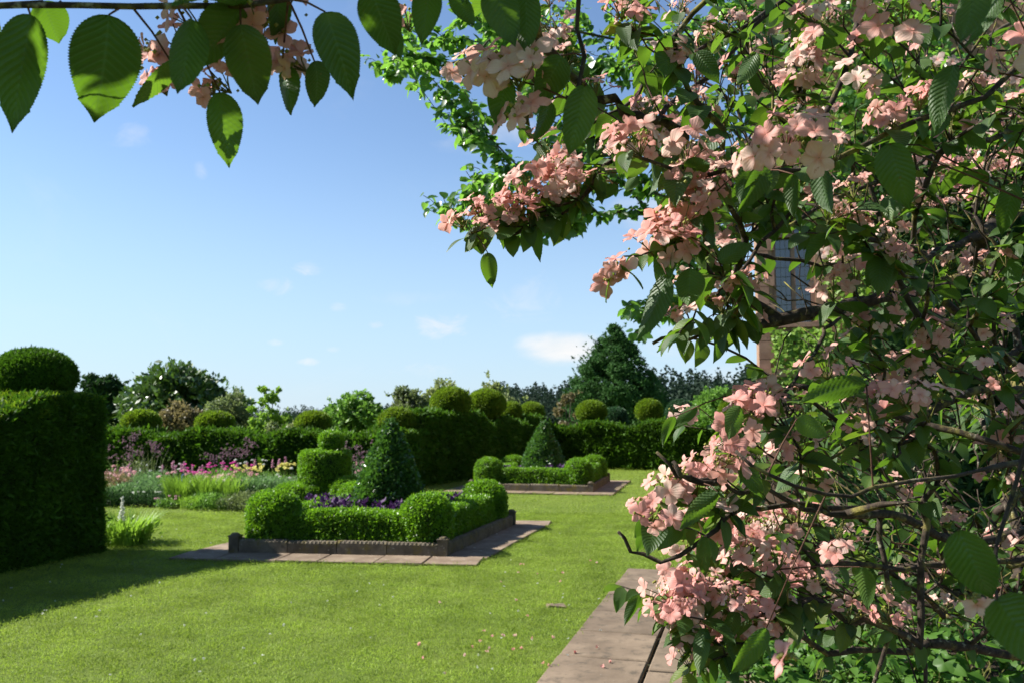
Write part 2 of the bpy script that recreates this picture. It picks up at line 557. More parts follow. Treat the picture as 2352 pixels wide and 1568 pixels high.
# ------------------------------------------------------------------ ground
def lawn_mat():
    m, t, out = material('lawn')
    geo = t.n('ShaderNodeNewGeometry')
    pos = geo.outputs['Position']
    a = t.noise(pos, 0.8, 4, 0.6)
    b = t.noise(pos, 14, 5, 0.7)
    c3 = t.noise(pos, 90, 3, 0.7)
    c = t.mix(t.ramp(a, 0.3, 0.7), (0.140, 0.215, 0.024), (0.200, 0.270, 0.040))
    c = t.mix(t.math('MULTIPLY', t.ramp(b, 0.4, 0.75), 0.45), c, (0.22, 0.28, 0.05))
    c = t.mix(t.math('MULTIPLY', t.ramp(c3, 0.35, 0.65), 0.35), c, (0.08, 0.15, 0.012))
    # faint mowing stripes along the garden axis
    d = t.n('ShaderNodeVectorMath')
    d.operation = 'DOT_PRODUCT'
    t.link(pos, d.inputs[0])
    d.inputs[1].default_value = tuple(BX)
    st = t.math('MULTIPLY_ADD', t.math('SINE', t.math('MULTIPLY', d.outputs['Value'], 5.5)), 0.5, 0.5)
    c = t.mix(t.math('MULTIPLY', t.ramp(st, 0.3, 0.7), 0.16), c, (0.22, 0.30, 0.04))
    c = t.mix(1.0, c, (ALB, ALB, ALB), 'MULTIPLY')
    pb = t.n('ShaderNodeBsdfPrincipled')
    t.link(c, pb.inputs['Base Color'])
    pb.inputs['Roughness'].default_value = 0.8
    pb.inputs['Specular IOR Level'].default_value = 0.15
    bp = t.n('ShaderNodeBump')
    bp.inputs['Strength'].default_value = 0.8
    bp.inputs['Distance'].default_value = 0.03
    t.link(t.math('ADD', b, c3), bp.inputs['Height'])
    t.link(bp.outputs[0], pb.inputs['Normal'])
    t.link(pb.outputs[0], out.inputs[0])
    return m


gv = [(-1500, -300, -.012), (1500, -300, -.012), (1500, 2500, -.012), (-1500, 2500, -.012)]
tag(link('lawn', mk('lawn', gv, [(0, 1, 2, 3)], lawn_mat())), kind='structure')

# near bed and far bed corners (front left, front right, back right, back left)
BED1 = [G(540, 1268), G(1018, 1278), G(1175, 1205)]
BED1 = [Vector((p.x, p.y, 0)) for p in BED1]
BED1.append(BED1[0] + (BED1[2] - BED1[1]))
BED2 = [Vector((-0.88, 18.85, 0)), Vector((1.67, 18.27, 0)), Vector((2.35, 21.2, 0))]
BED2.append(BED2[0] + (BED2[2] - BED2[1]))


def bed_frame(q):
    e1 = (q[1] - q[0]).normalized()
    e2 = (q[3] - q[0]).normalized()
    return e1, e2, (q[1] - q[0]).length, (q[3] - q[0]).length


def in_bed(p, q, margin):
    e1, e2, l1, l2 = bed_frame(q)
    # solve p = q0 + a e1 + b e2
    dx, dy = p[0] - q[0].x, p[1] - q[0].y
    det = e1.x * e2.y - e1.y * e2.x
    a = (dx * e2.y - dy * e2.x) / det
    b = (e1.x * dy - e1.y * dx) / det
    return (a > -margin) & (a < l1 + margin) & (b > -margin) & (b < l2 + margin)


# path of sandstone slabs
PATH_END = Vector((G(1440, 1305).x, G(1440, 1305).y, 0))      # far left corner


def path_pt(a, b):
    """a metres back towards the camera, b metres to the right of the left edge"""
    return PATH_END - AX * a + BX * b


slab_root = empty('stone_path', PATH_END)
slab_root['kind'] = 'structure'
bv, bf = [], []
c0 = path_pt(4.6, 1.5)
rotA = Matrix.Rotation(math.atan2(AX.y, AX.x) - math.pi / 2, 3, 'Z')
add_box(bv, bf, c0.x, c0.y, -.045, 1.5, 4.6, .035, rotA)
jo = link('path_bed', mk('path_bed', bv, bf, M['joint']), slab_root)
slab_meshes = {}
rows = [0, .68, 1.38, 2.06, 2.74, 3.42, 4.12, 4.8, 5.5, 6.2, 6.9, 7.6, 8.3, 9.1]
cols = [0, .62, 1.24, 1.86, 2.42, 3.0]
for i in range(len(rows) - 1):
    for j in range(len(cols) - 1):
        wdt = cols[j + 1] - cols[j]
        off = 0.0 if j % 2 == 0 else 0.18
        ln = rows[i + 1] - rows[i]
        key = (round(wdt, 2), round(ln, 2), (i * 7 + j) % 3)
        if key not in slab_meshes:
            slab_meshes[key] = bevel_box('slab', wdt / 2 - .009, ln / 2 - .014, .03, .008, M['slab'], .006, hash(key) % 999)
        c = path_pt((rows[i] + rows[i + 1]) / 2 + off, (cols[j] + cols[j + 1]) / 2)
        if c.y < 0.2:
            continue
        o = bpy.data.objects.new('slab', slab_meshes[key])
        col.objects.link(o)
        o.parent = slab_root
        o.rotation_euler = (random.uniform(-.006, .006), random.uniform(-.006, .006), math.atan2(AX.y, AX.x) - math.pi / 2)
        o.location = c - PATH_END + Vector((0, 0, -.018 + random.uniform(-.004, .006)))

# a flat stone let into the lawn
me = bevel_box('slab', .085, .06, .02, .006, M['slab'], .02, 5)
o = link('stepping_stone', me)
g = G(1278, 1388)
o.location = (g.x, g.y, -.010)
tag(o, 'small flat brown stone sunk in the open lawn left of the paved path', 'stone')


# ------------------------------------------------------------------ scattering tufts (leaf sprays) over surfaces
def hidden_collection(name):
    return bpy.data.collections.new(name)          # never linked to the scene: only a source of sprays


def blade(v, f, base, d, L, w, droop=0.0, n=None):
    """a pointed blade: diamond of two triangles folded a little"""
    d = Vector(d).normalized()
    side = d.cross(n if n is not None else Vector((random.gauss(0, 1), random.gauss(0, 1), random.gauss(0, 1))))
    if side.length < 1e-4:
        side = Vector((1, 0, 0))
    side.normalize()
    b = Vector(base)
    k = len(v)
    mid = b + d * L * .55 - Vector((0, 0, droop * L * .3))
    tip = b + d * L - Vector((0, 0, droop * L))
    v += [tuple(b), tuple(mid + side * w / 2), tuple(tip), tuple(mid - side * w / 2)]
    f.append((k, k + 1, k + 2, k + 3))


def tuft_source(name, mat, n_var, n_blades, L, w, spread, up, seed):
    """collection of small sprays pointing along +Z"""
    random.seed(seed)
    cl = hidden_collection(name)
    for i in range(n_var):
        v, f = [], []
        for j in range(n_blades):
            d = Vector((random.gauss(0, 1), random.gauss(0, 1), 0)) * (1 - up) + Vector((0, 0, up * 1.4 + random.uniform(-.1, .3)))
            b = Vector((random.uniform(-1, 1) * spread, random.uniform(-1, 1) * spread, random.uniform(-.5, .3) * spread))
            blade(v, f, b, d, L * random.uniform(.6, 1.25), w * random.uniform(.7, 1.2))
        me = mk('spray', v, f, mat)
        o = bpy.data.objects.new('spray', me)
        cl.objects.link(o)
    return cl


SRC = {
    'yew': tuft_source('yew_src', M['yew'], 5, 12, .045, .012, .03, .45, 1),
    'yew_far': tuft_source('yew_far_src', M['yew'], 5, 14, .075, .026, .06, .45, 2),
    'yew_top': tuft_source('yew_top_src', M['yew_top'], 4, 10, .055, .014, .04, .62, 3),
    'gold': tuft_source('gold_src', M['yew_gold'], 4, 12, .055, .020, .045, .5, 4),
    'box': tuft_source('box_src', M['box'], 6, 14, .030, .015, .035, .45, 5),
    'holly': tuft_source('holly_src', M['holly'], 6, 9, .045, .026, .04, .35, 6),
    'blueyew': tuft_source('blue_src', M['blueyew'], 4, 12, .06, .022, .05, .5, 7),
    'grass': tuft_source('grass_src', M['grass'], 8, 18, .020, .0042, .050, .42, 8),
    'grass_far': tuft_source('grass_far_src', M['grass'], 5, 16, .022, .010, .12, .4, 9),
}


def scatter(o, src, density=None, smin=.7, smax=1.3, seed=0, tilt=.5, slope=None, name='foliage'):
    """geometry nodes: sprays over the surface of o (density per m2), as an object of their own, or on its vertices"""
    if density is not None:
        base = o
        o = bpy.data.objects.new(name, base.data)
        col.objects.link(o)
        o.parent = base.parent
        o.location = base.location
        o['kind'] = 'stuff'
    ng = bpy.data.node_groups.new('sprays', 'GeometryNodeTree')
    ng.interface.new_socket('Geometry', in_out='INPUT', socket_type='NodeSocketGeometry')
    ng.interface.new_socket('Geometry', in_out='OUTPUT', socket_type='NodeSocketGeometry')
    N = ng.nodes
    L = ng.links.new
    gi = N.new('NodeGroupInput')
    go = N.new('NodeGroupOutput')
    ci = N.new('GeometryNodeCollectionInfo')
    ci.inputs[0].default_value = SRC[src]
    ci.inputs['Separate Children'].default_value = True
    ci.inputs['Reset Children'].default_value = True
    ip = N.new('GeometryNodeInstanceOnPoints')
    ip.inputs['Pick Instance'].default_value = True
    rv = N.new('FunctionNodeRandomValue')
    rv.data_type = 'FLOAT_VECTOR'
    rv.inputs[0].default_value = (-tilt, -tilt, -3.14)
    rv.inputs[1].default_value = (tilt, tilt, 3.14)
    rv.inputs['Seed'].default_value = seed
    rs = N.new('FunctionNodeRandomValue')
    rs.data_type = 'FLOAT'
    rs.inputs[2].default_value = smin
    rs.inputs[3].default_value = smax
    rs.inputs['Seed'].default_value = seed + 5
    if density is not None:
        dp = N.new('GeometryNodeDistributePointsOnFaces')
        dp.inputs['Density'].default_value = density
        dp.inputs['Seed'].default_value = seed
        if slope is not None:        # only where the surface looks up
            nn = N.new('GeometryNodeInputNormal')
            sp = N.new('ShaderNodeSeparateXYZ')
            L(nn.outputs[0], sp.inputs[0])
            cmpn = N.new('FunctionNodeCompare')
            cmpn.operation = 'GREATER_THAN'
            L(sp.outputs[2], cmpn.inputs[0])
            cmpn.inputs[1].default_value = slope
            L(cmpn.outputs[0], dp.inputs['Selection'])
        L(gi.outputs[0], dp.inputs['Mesh'])
        rr = N.new('FunctionNodeRotateRotation')
        rr.rotation_space = 'LOCAL'
        L(dp.outputs['Rotation'], rr.inputs[0])
        L(rv.outputs[0], rr.inputs[1])
        L(dp.outputs['Points'], ip.inputs['Points'])
        L(rr.outputs[0], ip.inputs['Rotation'])
    else:
        L(gi.outputs[0], ip.inputs['Points'])
        L(rv.outputs[0], ip.inputs['Rotation'])
    L(ci.outputs[0], ip.inputs['Instance'])
    L(rs.outputs[1], ip.inputs['Scale'])
    L(ip.outputs[0], go.inputs[0])
    md = o.modifiers.new('sprays', 'NODES')
    md.node_group = ng
    return o


# ------------------------------------------------------------------ clipped shapes
def nz(p, s, a, seed=0.0):
    return a * noise.noise(Vector((p[0] * s + seed, p[1] * s, p[2] * s)))


def revolve(name, prof, centre, mat, n=28, amp=.02, scale=(1, 1), seed=0.0, wob=3.0):
    """body of revolution through (r, z) pairs with uneven clipping"""
    v, f = [], []
    for (r, z) in prof:
        for k in range(n):
            a = 2 * math.pi * k / n
            x, y = r * math.cos(a) * scale[0], r * math.sin(a) * scale[1]
            p = Vector((centre[0] + x, centre[1] + y, centre[2] + z))
            dd = nz(p, wob, amp, seed) + nz(p, wob * 3, amp * .5, seed + 9)
            q = Vector((math.cos(a), math.sin(a), .3))
            v.append(tuple(p + q * dd * (1 if r > .01 else .3)))
    m = len(prof)
    for i in range(m - 1):
        for k in range(n):
            f.append((i * n + k, i * n + (k + 1) % n, (i + 1) * n + (k + 1) % n, (i + 1) * n + k))
    f.append(tuple((m - 1) * n + k for k in range(n)))
    f.append(tuple(reversed(range(n))))
    return mk(name, v, f, mat, True)


def ball_prof(rx, rz, n=12, lo=-.9):
    out = []
    for i in range(n + 1):
        a = math.asin(lo) + (math.pi / 2 - math.asin(lo)) * i / n
        out.append((max(rx * math.cos(a), .004), rz * math.sin(a)))
    return out


def hedge_mesh(name, p0, p1, thick, prof, mat, step=.18, base=.0, taper=.04, amp=.03, seed=0.0):
    """swept hedge from p0 to p1 (front foot line); prof = [(fraction, height)]; body lies to the LEFT of p0->p1"""
    p0, p1 = Vector((p0.x, p0.y, 0)), Vector((p1.x, p1.y, 0))
    ax = (p1 - p0)
    Ln = ax.length
    ax.normalize()
    lf = Vector((-ax.y, ax.x, 0))
    N = max(6, int(Ln / step))
    xs = [q[0] for q in prof]
    hs = [q[1] for q in prof]
    v, f = [], []
    ring = None
    ends = [0.0, .02, .06] + list(np.linspace(.1, Ln - .1, N)) + [Ln - .06, Ln - .02, Ln]
    for i, s in enumerate(ends):
        h = float(np.interp(s / Ln, xs, hs))
        e = min(s, Ln - s)
        inset = max(0.0, .06 - e) * .9
        h -= inset * .5
        r = .07
        sec = []
        nh = max(4, int(h / step))
        for k in range(nh_fixed := 10):
            z = h * (k / nh_fixed)
            sec.append((taper * z + inset, min(z, h - r)))
        sec.append((taper * h + inset + .01, h - r * .45))
        sec.append((taper * h + inset + r * .5, h - .005))
        for k in range(1, 6):
            w = thick * k / 6
            sec.append((max(w, taper * h + inset + r * .6), h))
        sec.append((thick - taper * h - r * .5 - inset, h - .005))
        sec.append((thick - taper * h - inset - .01, h - r * .45))
        for k in range(10):
            z = (h - r) * (1 - k / 9)
            sec.append((thick - taper * z - inset, z))
        ring = len(sec)
        for (a, z) in sec:
            p = p0 + ax * s + lf * a
            p.z = base + z
            d = nz(p, 1.6, amp, seed) + nz(p, 5, amp * .5, seed + 3)
            side = -1 if a < thick * .3 else (1 if a > thick * .7 else 0)
            p = p + lf * side * d
            if side == 0 or z > h * .9:
                p.z += d * .8
            v.append(tuple(p))
    n = len(ends)
    for i in range(n - 1):
        for k in range(ring - 1):
            a, b = i * ring + k, i * ring + k + 1
            f.append((a, b, b + ring, a + ring))
    f.append(tuple(range(ring)))
    f.append(tuple(reversed(range((n - 1) * ring, n * ring))))
    # caps cut into pieces so sprays spread over them evenly
    me = mk(name, v, f, mat, False)
    import bmesh
    bm = bmesh.new()
    bm.from_mesh(me)
    bmesh.ops.recalc_face_normals(bm, faces=bm.faces)
    bm.to_mesh(me)
    bm.free()
    me.polygons.foreach_set('use_smooth', np.ones(len(me.polygons), dtype=bool))
    return me


def hedge(name, label, p0, p1, thick, prof, src, dens, step=.2, amp=.03, seed=0.0, top='yew_top', topdens=300, parent_balls=(), smin=.7, smax=1.3):
    root = empty(name, (p0.x, p0.y, 0), label, 'hedge')
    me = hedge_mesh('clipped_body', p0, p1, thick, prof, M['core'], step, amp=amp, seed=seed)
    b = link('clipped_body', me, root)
    scatter(b, src, dens, smin, smax, int(seed * 7) + 1, .75)
    scatter(b, src, dens * .05, smax * 1.2, smax * 2.0, int(seed * 7) + 2, .5, name='stray_shoots')
    if top:
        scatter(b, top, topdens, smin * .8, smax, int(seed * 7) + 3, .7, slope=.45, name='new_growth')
    for (c, rx, rz, s, dn, lab) in parent_balls:
        ball = link('topiary_ball', revolve('topiary_ball', ball_prof(rx, rz), c, M['core'], 24, .015, seed=c[0]), root)
        scatter(ball, s, dn, smin, smax, int(abs(c[0] * 31)), .6)
        if lab:
            ball['label'] = lab
    return root


# tall hedge close on the left, ball on top
hl_far = G(240, 1264)
hl_far = Vector((hl_far.x, hl_far.y, 0))
hl_near = hl_far - AX * 4.3
# body lies to the left of near->far
cb = hl_far - AX * .40 - BX * .76
hedge('tall_hedge', 'tall dark square-cut hedge filling the left edge, big flattened ball on top',
      hl_near, hl_far, 1.25, [(0, 1.58), (.55, 1.58), (.66, 1.60), (.74, 1.74), (.80, 1.85), (.93, 1.83), (1, 1.80)], 'yew', 1500, .12, .03, 1.0,
      topdens=900, parent_balls=[((cb.x, cb.y, 2.09), .445, .30, 'yew', 1900, 'large flattened clipped ball')])

# long low hedge behind the flower border
L0 = Vector((P(120, 1000, 20.4).x, 20.4, 0))
L1 = Vector((P(940, 1000, 19.0).x, 19.0, 0))


def ztop(y, d):
    return P(1176, y, d).z


def fr(x, p0, p1):
    """fraction along p0->p1 at which the picture column x meets the foot line"""
    k = (x * K - 512) / FPX
    # (p0.x + t dx) = k (p0.y + t dy)
    dx, dy = p1.x - p0.x, p1.y - p0.y
    return (k * p0.y - p0.x) / (dx - k * dy)


def prof_from(pts, p0, p1):
    out = []
    for (x, y) in pts:
        t = fr(x, p0, p1)
        d = p0.y + t * (p1.y - p0.y)
        out.append((t, ztop(y, d)))
    return sorted(out)


def ball_at(x, y, rxp, ryp, d, src, dens, lab=None):
    c = P(x, y, d)
    s = d / FPX * K
    return ((c.x, c.y, c.z), rxp * s, ryp * s * 1.05, src, dens, lab)


lp = prof_from([(120, 989), (255, 989), (318, 991), (345, 1003), (400, 1009), (412, 1006), (427, 990), (535, 991), (560, 1003), (590, 1013), (612, 1012), (640, 996),
                (660, 993), (770, 998), (795, 1010), (850, 1006), (880, 996), (940, 990)], L0, L1)
hedge('wavy_hedge', 'long low hedge with wavy top and four round balls behind the flower border', L0, L1, 1.1, lp, 'yew_far', 420, .25, .05, 2.0,
      topdens=420, parent_balls=[ball_at(325, 968, 39, 24, 21.1, 'gold', 900), ball_at(494, 970, 40, 23, 20.8, 'gold', 900), ball_at(720, 972, 38, 25, 20.4, 'gold', 900),
                                 ball_at(912, 966, 39, 27, 20.0, 'gold', 900)])

# tall hedge running away, its flank in shade
M0 = Vector((G(975, 1114).x - .05, G(975, 1114).y - .1, 0))
M1 = Vector((1.10, 27.0, 0))
mp = prof_from([(960, 952), (1010, 950), (1085, 950), (1112, 950), (1122, 962), (1140, 978), (1158, 966), (1178, 955), (1196, 972), (1212, 974), (1228, 958), (1250, 956)], M0, M1)
mp = [(0, mp[0][1])] + mp
hedge('high_hedge', 'high hedge running away beside the middle lawn with scalloped top and four balls', M0, M1, 1.3, mp, 'yew_far', 420, .25, .05, 3.0,
      topdens=420, parent_balls=[ball_at(1036, 922, 43, 30, 22.2, 'gold', 900), ball_at(1117, 926, 42, 30, 24.3, 'gold', 900), ball_at(1174, 944, 22, 20, 26.1, 'gold', 800),
                                 ball_at(1220, 945, 28, 20, 27.6, 'gold', 800)])
# the sloping shoulder that links it to the wavy hedge
S0 = Vector((L1.x - .35, L1.y + .1, 0))
S1 = M0 + Vector((-.02, .35, 0))
hedge('hedge_shoulder', 'sloping hedge shoulder joining the wavy hedge to the high hedge', S0, S1, .9,
      [(0, ztop(994, 19.2)), (.35, ztop(988, 19.3)), (1, ztop(953, 19.6))], 'yew_far', 420, .2, .04, 4.0, topdens=420)

# back hedge on the right
R0 = Vector((1.0, 26.95, 0))
R1 = R0 + BX * 9.5
rp = prof_from([(1255, 976), (1290, 986), (1325, 984), (1342, 970), (1385, 972), (1405, 975), (1425, 985), (1462, 984), (1482, 968), (1560, 968), (1585, 980), (1640, 984),
                (1665, 970), (1740, 970), (1765, 982), (1900, 975)], R0, R1)
hedge('back_hedge', 'straight hedge across the far end of the lawn with wavy top and balls', R0, R1, 1.2, rp, 'yew_far', 400, .25, .05, 5.0,
      topdens=420, parent_balls=[ball_at(1358, 944, 33, 23, 27.6, 'gold', 800), ball_at(1490, 941, 29, 23, 27.3, 'gold', 800),
                                 ball_at(1690, 940, 36, 30, 26.8, 'gold', 800)])
# balls that stand behind it
for (x, y, a, b, d, lab) in ((1413, 957, 26, 20, 30, 'small blue-green ball just behind the far hedge, between two golden balls'),
                             (1562, 948, 32, 29, 29.5, 'larger blue-green dome behind the far hedge, nearest the pink shrub')):
    c, rx, rz, s, dn, _ = ball_at(x, y, a, b, d, 'blueyew', 700)
    root = empty('topiary_dome', (c[0], c[1], 0), lab, 'topiary', 'blue-green domes behind the far hedge')
    pr = [(rx * .8, -c[2] + .02), (rx * .95, -.5), (rx, -.15)] + ball_prof(rx, rz, 8, 0.05)
    ob = link('clipped_body', revolve('clipped_body', pr, c, M['core'], 22, .02, seed=x), root)
    scatter(ob, s, dn, .7, 1.3, x, .6)


# ------------------------------------------------------------------ the two square beds
def rope_stone(name, L, h, th, seed):
    """edging stone: a block with a twisted rope carved along its top, length along X, foot at z = 0"""
    v, f = [], []
    r = random.Random(seed)
    add_box(v, f, 0, 0, h * .42, L / 2 - .004, th / 2, h * .42)
    n0 = len(v)
    na, nl = 8, int(L / .016)
    for i in range(nl + 1):
        x = -L / 2 + .004 + (L - .008) * i / nl
        for k in range(na):
            a = 2 * math.pi * k / na
            rr = th * .46 * (1 + .14 * math.sin(x * 125 + a)) + r.uniform(-.0015, .0015)
            v.append((x, rr * math.cos(a), h * .86 + rr * .75 * math.sin(a)))
    for i in range(nl):
        for k in range(na):
            f.append((n0 + i * na + k, n0 + (i + 1) * na + k, n0 + (i + 1) * na + (k + 1) % na, n0 + i * na + (k + 1) % na))
    f.append(tuple(n0 + k for k in range(na)))
    f.append(tuple(n0 + nl * na + k for k in reversed(range(na))))
    return mk(name, v, f, M['kerb'])


def kerb_post(h, w):
    """square post with a chamfered cap and rounded knob"""
    v, f = [], []
    add_box(v, f, 0, 0, h * .40, w / 2, w / 2, h * .40)
    add_box(v, f, 0, 0, h * .84, w / 2 + .008, w / 2 + .008, h * .035)
    n0 = len(v)
    for (r, z) in ((w * .5, h * .878), (w * .46, h * .93), (w * .30, h * .985), (w * .08, h)):
        for k in range(8):
            a = 2 * math.pi * (k + .5) / 8
            v.append((r * math.cos(a), r * math.sin(a), z))
    for i in range(3):
        for k in range(8):
            f.append((n0 + i * 8 + k, n0 + i * 8 + (k + 1) % 8, n0 + (i + 1) * 8 + (k + 1) % 8, n0 + (i + 1) * 8 + k))
    f.append(tuple(n0 + 24 + k for k in range(8)))
    return mk('post', v, f, M['kerb'])


POST = kerb_post(.24, .115)
FLAGS = {}


def bed(q, tagname, n_front, n_side, hedge_h, dome_h, dome_r, gap_labels):
    dome_r *= .93
    dome_h = [q - .045 for q in dome_h]
    hedge_h -= .035
    e1, e2, l1, l2 = bed_frame(q)
    ctr = (q[0] + q[2]) / 2
    # paving round the bed
    root = empty('flagstone_surround', q[0])
    tag(root, gap_labels['paving'], 'paving', 'flagstone surrounds of the square beds')
    pw = .52
    bv, bf = [], []
    v0 = [q[0] - e1 * pw - e2 * pw, q[1] + e1 * pw - e2 * pw, q[2] + e1 * pw + e2 * pw, q[3] - e1 * pw + e2 * pw]
    link('mortar_bed', mk('mortar_bed', [(p.x, p.y, -.004) for p in v0], [(0, 1, 2, 3)], M['joint']), root)

    def run(a, b, out):
        d = (b - a)
        L = d.length
        d.normalize()
        s = 0.0
        i = 0
        while s < L - .05:
            w = [.55, .72, .48, .64][i % 4]
            if L - s - w < .25:
                w = L - s
            key = (round(w, 2), i % 2)
            if key not in FLAGS:
                FLAGS[key] = bevel_box('flagstone', w / 2 - .006, pw / 2 - .004, .014, .005, M['flag'], .005, i + 3)
            o = bpy.data.objects.new('flagstone', FLAGS[key])
            col.objects.link(o)
            o.parent = root
            c = a + d * (s + w / 2) + out * (pw / 2)
            o.location = c - root.location + Vector((0, 0, .002 + random.uniform(0, .006)))
            o.rotation_euler.z = math.atan2(d.y, d.x)
            s += w
            i += 1
    run(q[0] - e1 * pw, q[1] + e1 * pw, -e2)
    run(q[3] - e1 * pw, q[2] + e1 * pw, e2)
    run(q[0], q[3], -e1)
    run(q[1], q[2], e1)
    # carved edging
    root = empty('carved_edging', q[0])
    tag(root, gap_labels['kerb'], 'edging', 'carved stone edgings of the square beds')
    for (a, b, n) in ((q[0], q[1], n_front), (q[1], q[2], n_side), (q[2], q[3], n_front), (q[3], q[0], n_side)):
        d = (b - a)
        L = d.length
        d.normalize()
        w = (L - .12) / n
        for i in range(n):
            key = ('rope', round(w, 3), i % 2)
            if key not in FLAGS:
                FLAGS[key] = rope_stone('edging_stone', w, .165, .085, i)
            o = bpy.data.objects.new('edging_stone', FLAGS[key])
            col.objects.link(o)
            o.parent = root
            o.location = a + d * (.06 + w * (i + .5)) - root.location + Vector((0, 0, random.uniform(-.006, .004)))
            o.rotation_euler = (random.uniform(-.02, .02), random.uniform(-.008, .008), math.atan2(d.y, d.x))
    for k, p in enumerate(q):
        o = bpy.data.objects.new('post', POST)
        col.objects.link(o)
        o.parent = root
        o.location = p - root.location
        o.rotation_euler.z = math.atan2(e1.y, e1.x)
    # soil
    ins = .05
    sv = [q[0] + (e1 + e2) * ins, q[1] + (-e1 + e2) * ins, q[2] - (e1 + e2) * ins, q[3] + (e1 - e2) * ins]
    so = link('soil', mk('soil', [(p.x, p.y, .11) for p in sv], [(0, 1, 2, 3)], M['soil']))
    tag(so, kind='structure')
    # low box hedge with a dome at each corner: one clipped plant
    root = empty('box_hedge', ctr)
    tag(root, gap_labels['hedge'], 'hedge', 'low box hedges round the square beds')
    th = .40
    m0 = .10
    c = [q[0] + (e1 + e2) * m0, q[1] + (-e1 + e2) * m0, q[2] - (e1 + e2) * m0, q[3] + (e1 - e2) * m0]
    for i in range(4):
        a, b = c[i], c[(i + 1) % 4]
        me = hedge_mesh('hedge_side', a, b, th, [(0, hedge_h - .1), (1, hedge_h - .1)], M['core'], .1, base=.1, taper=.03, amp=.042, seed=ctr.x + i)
        o = link('hedge_side', me, root)
        scatter(o, 'box', 1700 if q is BED1 else 1100, .6, 1.3, i + 3, .8)
    for i in range(4):
        a = c[i]
        dirs = [(e1 + e2), (-e1 + e2), (-e1 - e2), (e1 - e2)][i] * (dome_r * .66)
        p = a + dirs
        hh = dome_h[i]
        r = dome_r * (1.0 if i != 1 else .95)
        pr = [(r * .90, .1), (r * .97, hh * .35), (r, hh * .60), (r * .97, hh * .72), (r * .87, hh * .83), (r * .70, hh * .915), (r * .45, hh * .975), (r * .2, hh * .995), (.01, hh)]
        o = link('corner_dome', revolve('corner_dome', pr, p, M['core'], 30, .035, seed=i * 3.1 + ctr.x), root)
        scatter(o, 'box', 1800 if q is BED1 else 1100, .6, 1.3, i + 13, .8)
    return ctr, e1, e2, l1, l2


ctr1, e1, e2, l1, l2 = bed(BED1, 'near', 4, 5, .50, [.74, .72, .70, .66], .33,
                           {'paving': 'flagstone strip round the near square bed', 'kerb': 'low carved stone edging with corner posts round the near square bed',
                            'hedge': 'low bright box hedge with four corner domes around the near bed'})
ctr2, g1, g2, m1, m2 = bed(BED2, 'far', 4, 5, .50, [.74, .74, .70, .68], .33,
                           {'paving': 'flagstone strip round the far square bed', 'kerb': 'low carved stone edging with corner posts round the far square bed',
                            'hedge': 'low bright box hedge with four corner domes around the far bed'})


def cone(c, h, r, label, src, dens):
    root = empty('topiary_cone', (c.x, c.y, .1), label, 'topiary', 'tall clipped cones in the square beds')
    pr = []
    for i in range(17):
        t = i / 16
        rr = r * (1 - t ** 1.45) ** .92 * (1.0 if t > .06 else .93 + t)
        pr.append((max(rr, .02), .1 + (h - .1) * t))
    pr.insert(0, (r * .9, .08))
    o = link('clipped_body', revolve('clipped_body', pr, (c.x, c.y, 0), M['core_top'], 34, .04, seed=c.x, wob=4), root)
    scatter(o, src, dens, .7, 1.5, 3, .8)
    v, f = [], []
    add_box(v, f, c.x, c.y, .1, .03, .03, .1)
    link('trunk', mk('trunk', v, f, M['trunk']), root)
    return root


cone(ctr1, 1.55, .52, 'tall leafy green cone standing in the middle of the near bed', 'holly', 1500)
cone(ctr2, 1.50, .55, 'tall green cone standing in the middle of the far bed', 'holly', 900)


# purple bedding plants
def rosette(c, r, h, seed, parent_label, grp, small=False):
    rr = random.Random(seed)
    root = empty('purple_kale', (c.x, c.y, .11), parent_label, 'plant', grp)
    for part, mat, n, zz in (('inner_leaves', M['f_purple'], 44, .75), ('outer_leaves', M['f_purple2'], 75, .55)):
        sp = Soup()
        for k in range(n):
            a = rr.uniform(0, 6.283)
            inner = part == 'inner_leaves'
            L = r * (rr.uniform(.22, .50) if inner else rr.uniform(.55, .95))
            up = rr.uniform(.5, 1.3) if inner else rr.uniform(.1, .7)
            d = Vector((math.cos(a), math.sin(a), up)).normalized()
            sd = Vector((-math.sin(a), math.cos(a), 0))
            b = Vector((c.x + rr.gauss(0, .25) * r, c.y + rr.gauss(0, .25) * r, .11 + h * zz * rr.uniform(.6, 1.0)))
            w = L * .75
            pts = [b, b + d * L * .5 + sd * w * .45, b + d * L + sd * w * .3 + Vector((0, 0, rr.uniform(-.02, .03))), b + d * L * 1.08 + Vector((0, 0, rr.uniform(-.03, .02))),
                   b + d * L - sd * w * .3 + Vector((0, 0, rr.uniform(-.02, .03))), b + d * L * .5 - sd * w * .45]
            sp.add([tuple(p) for p in pts], np.array([[0, 1, 2, 3], [0, 3, 4, 5]]), tint=rr.random())
        link(part, sp.mesh(part, mat), root)['kind'] = 'stuff'


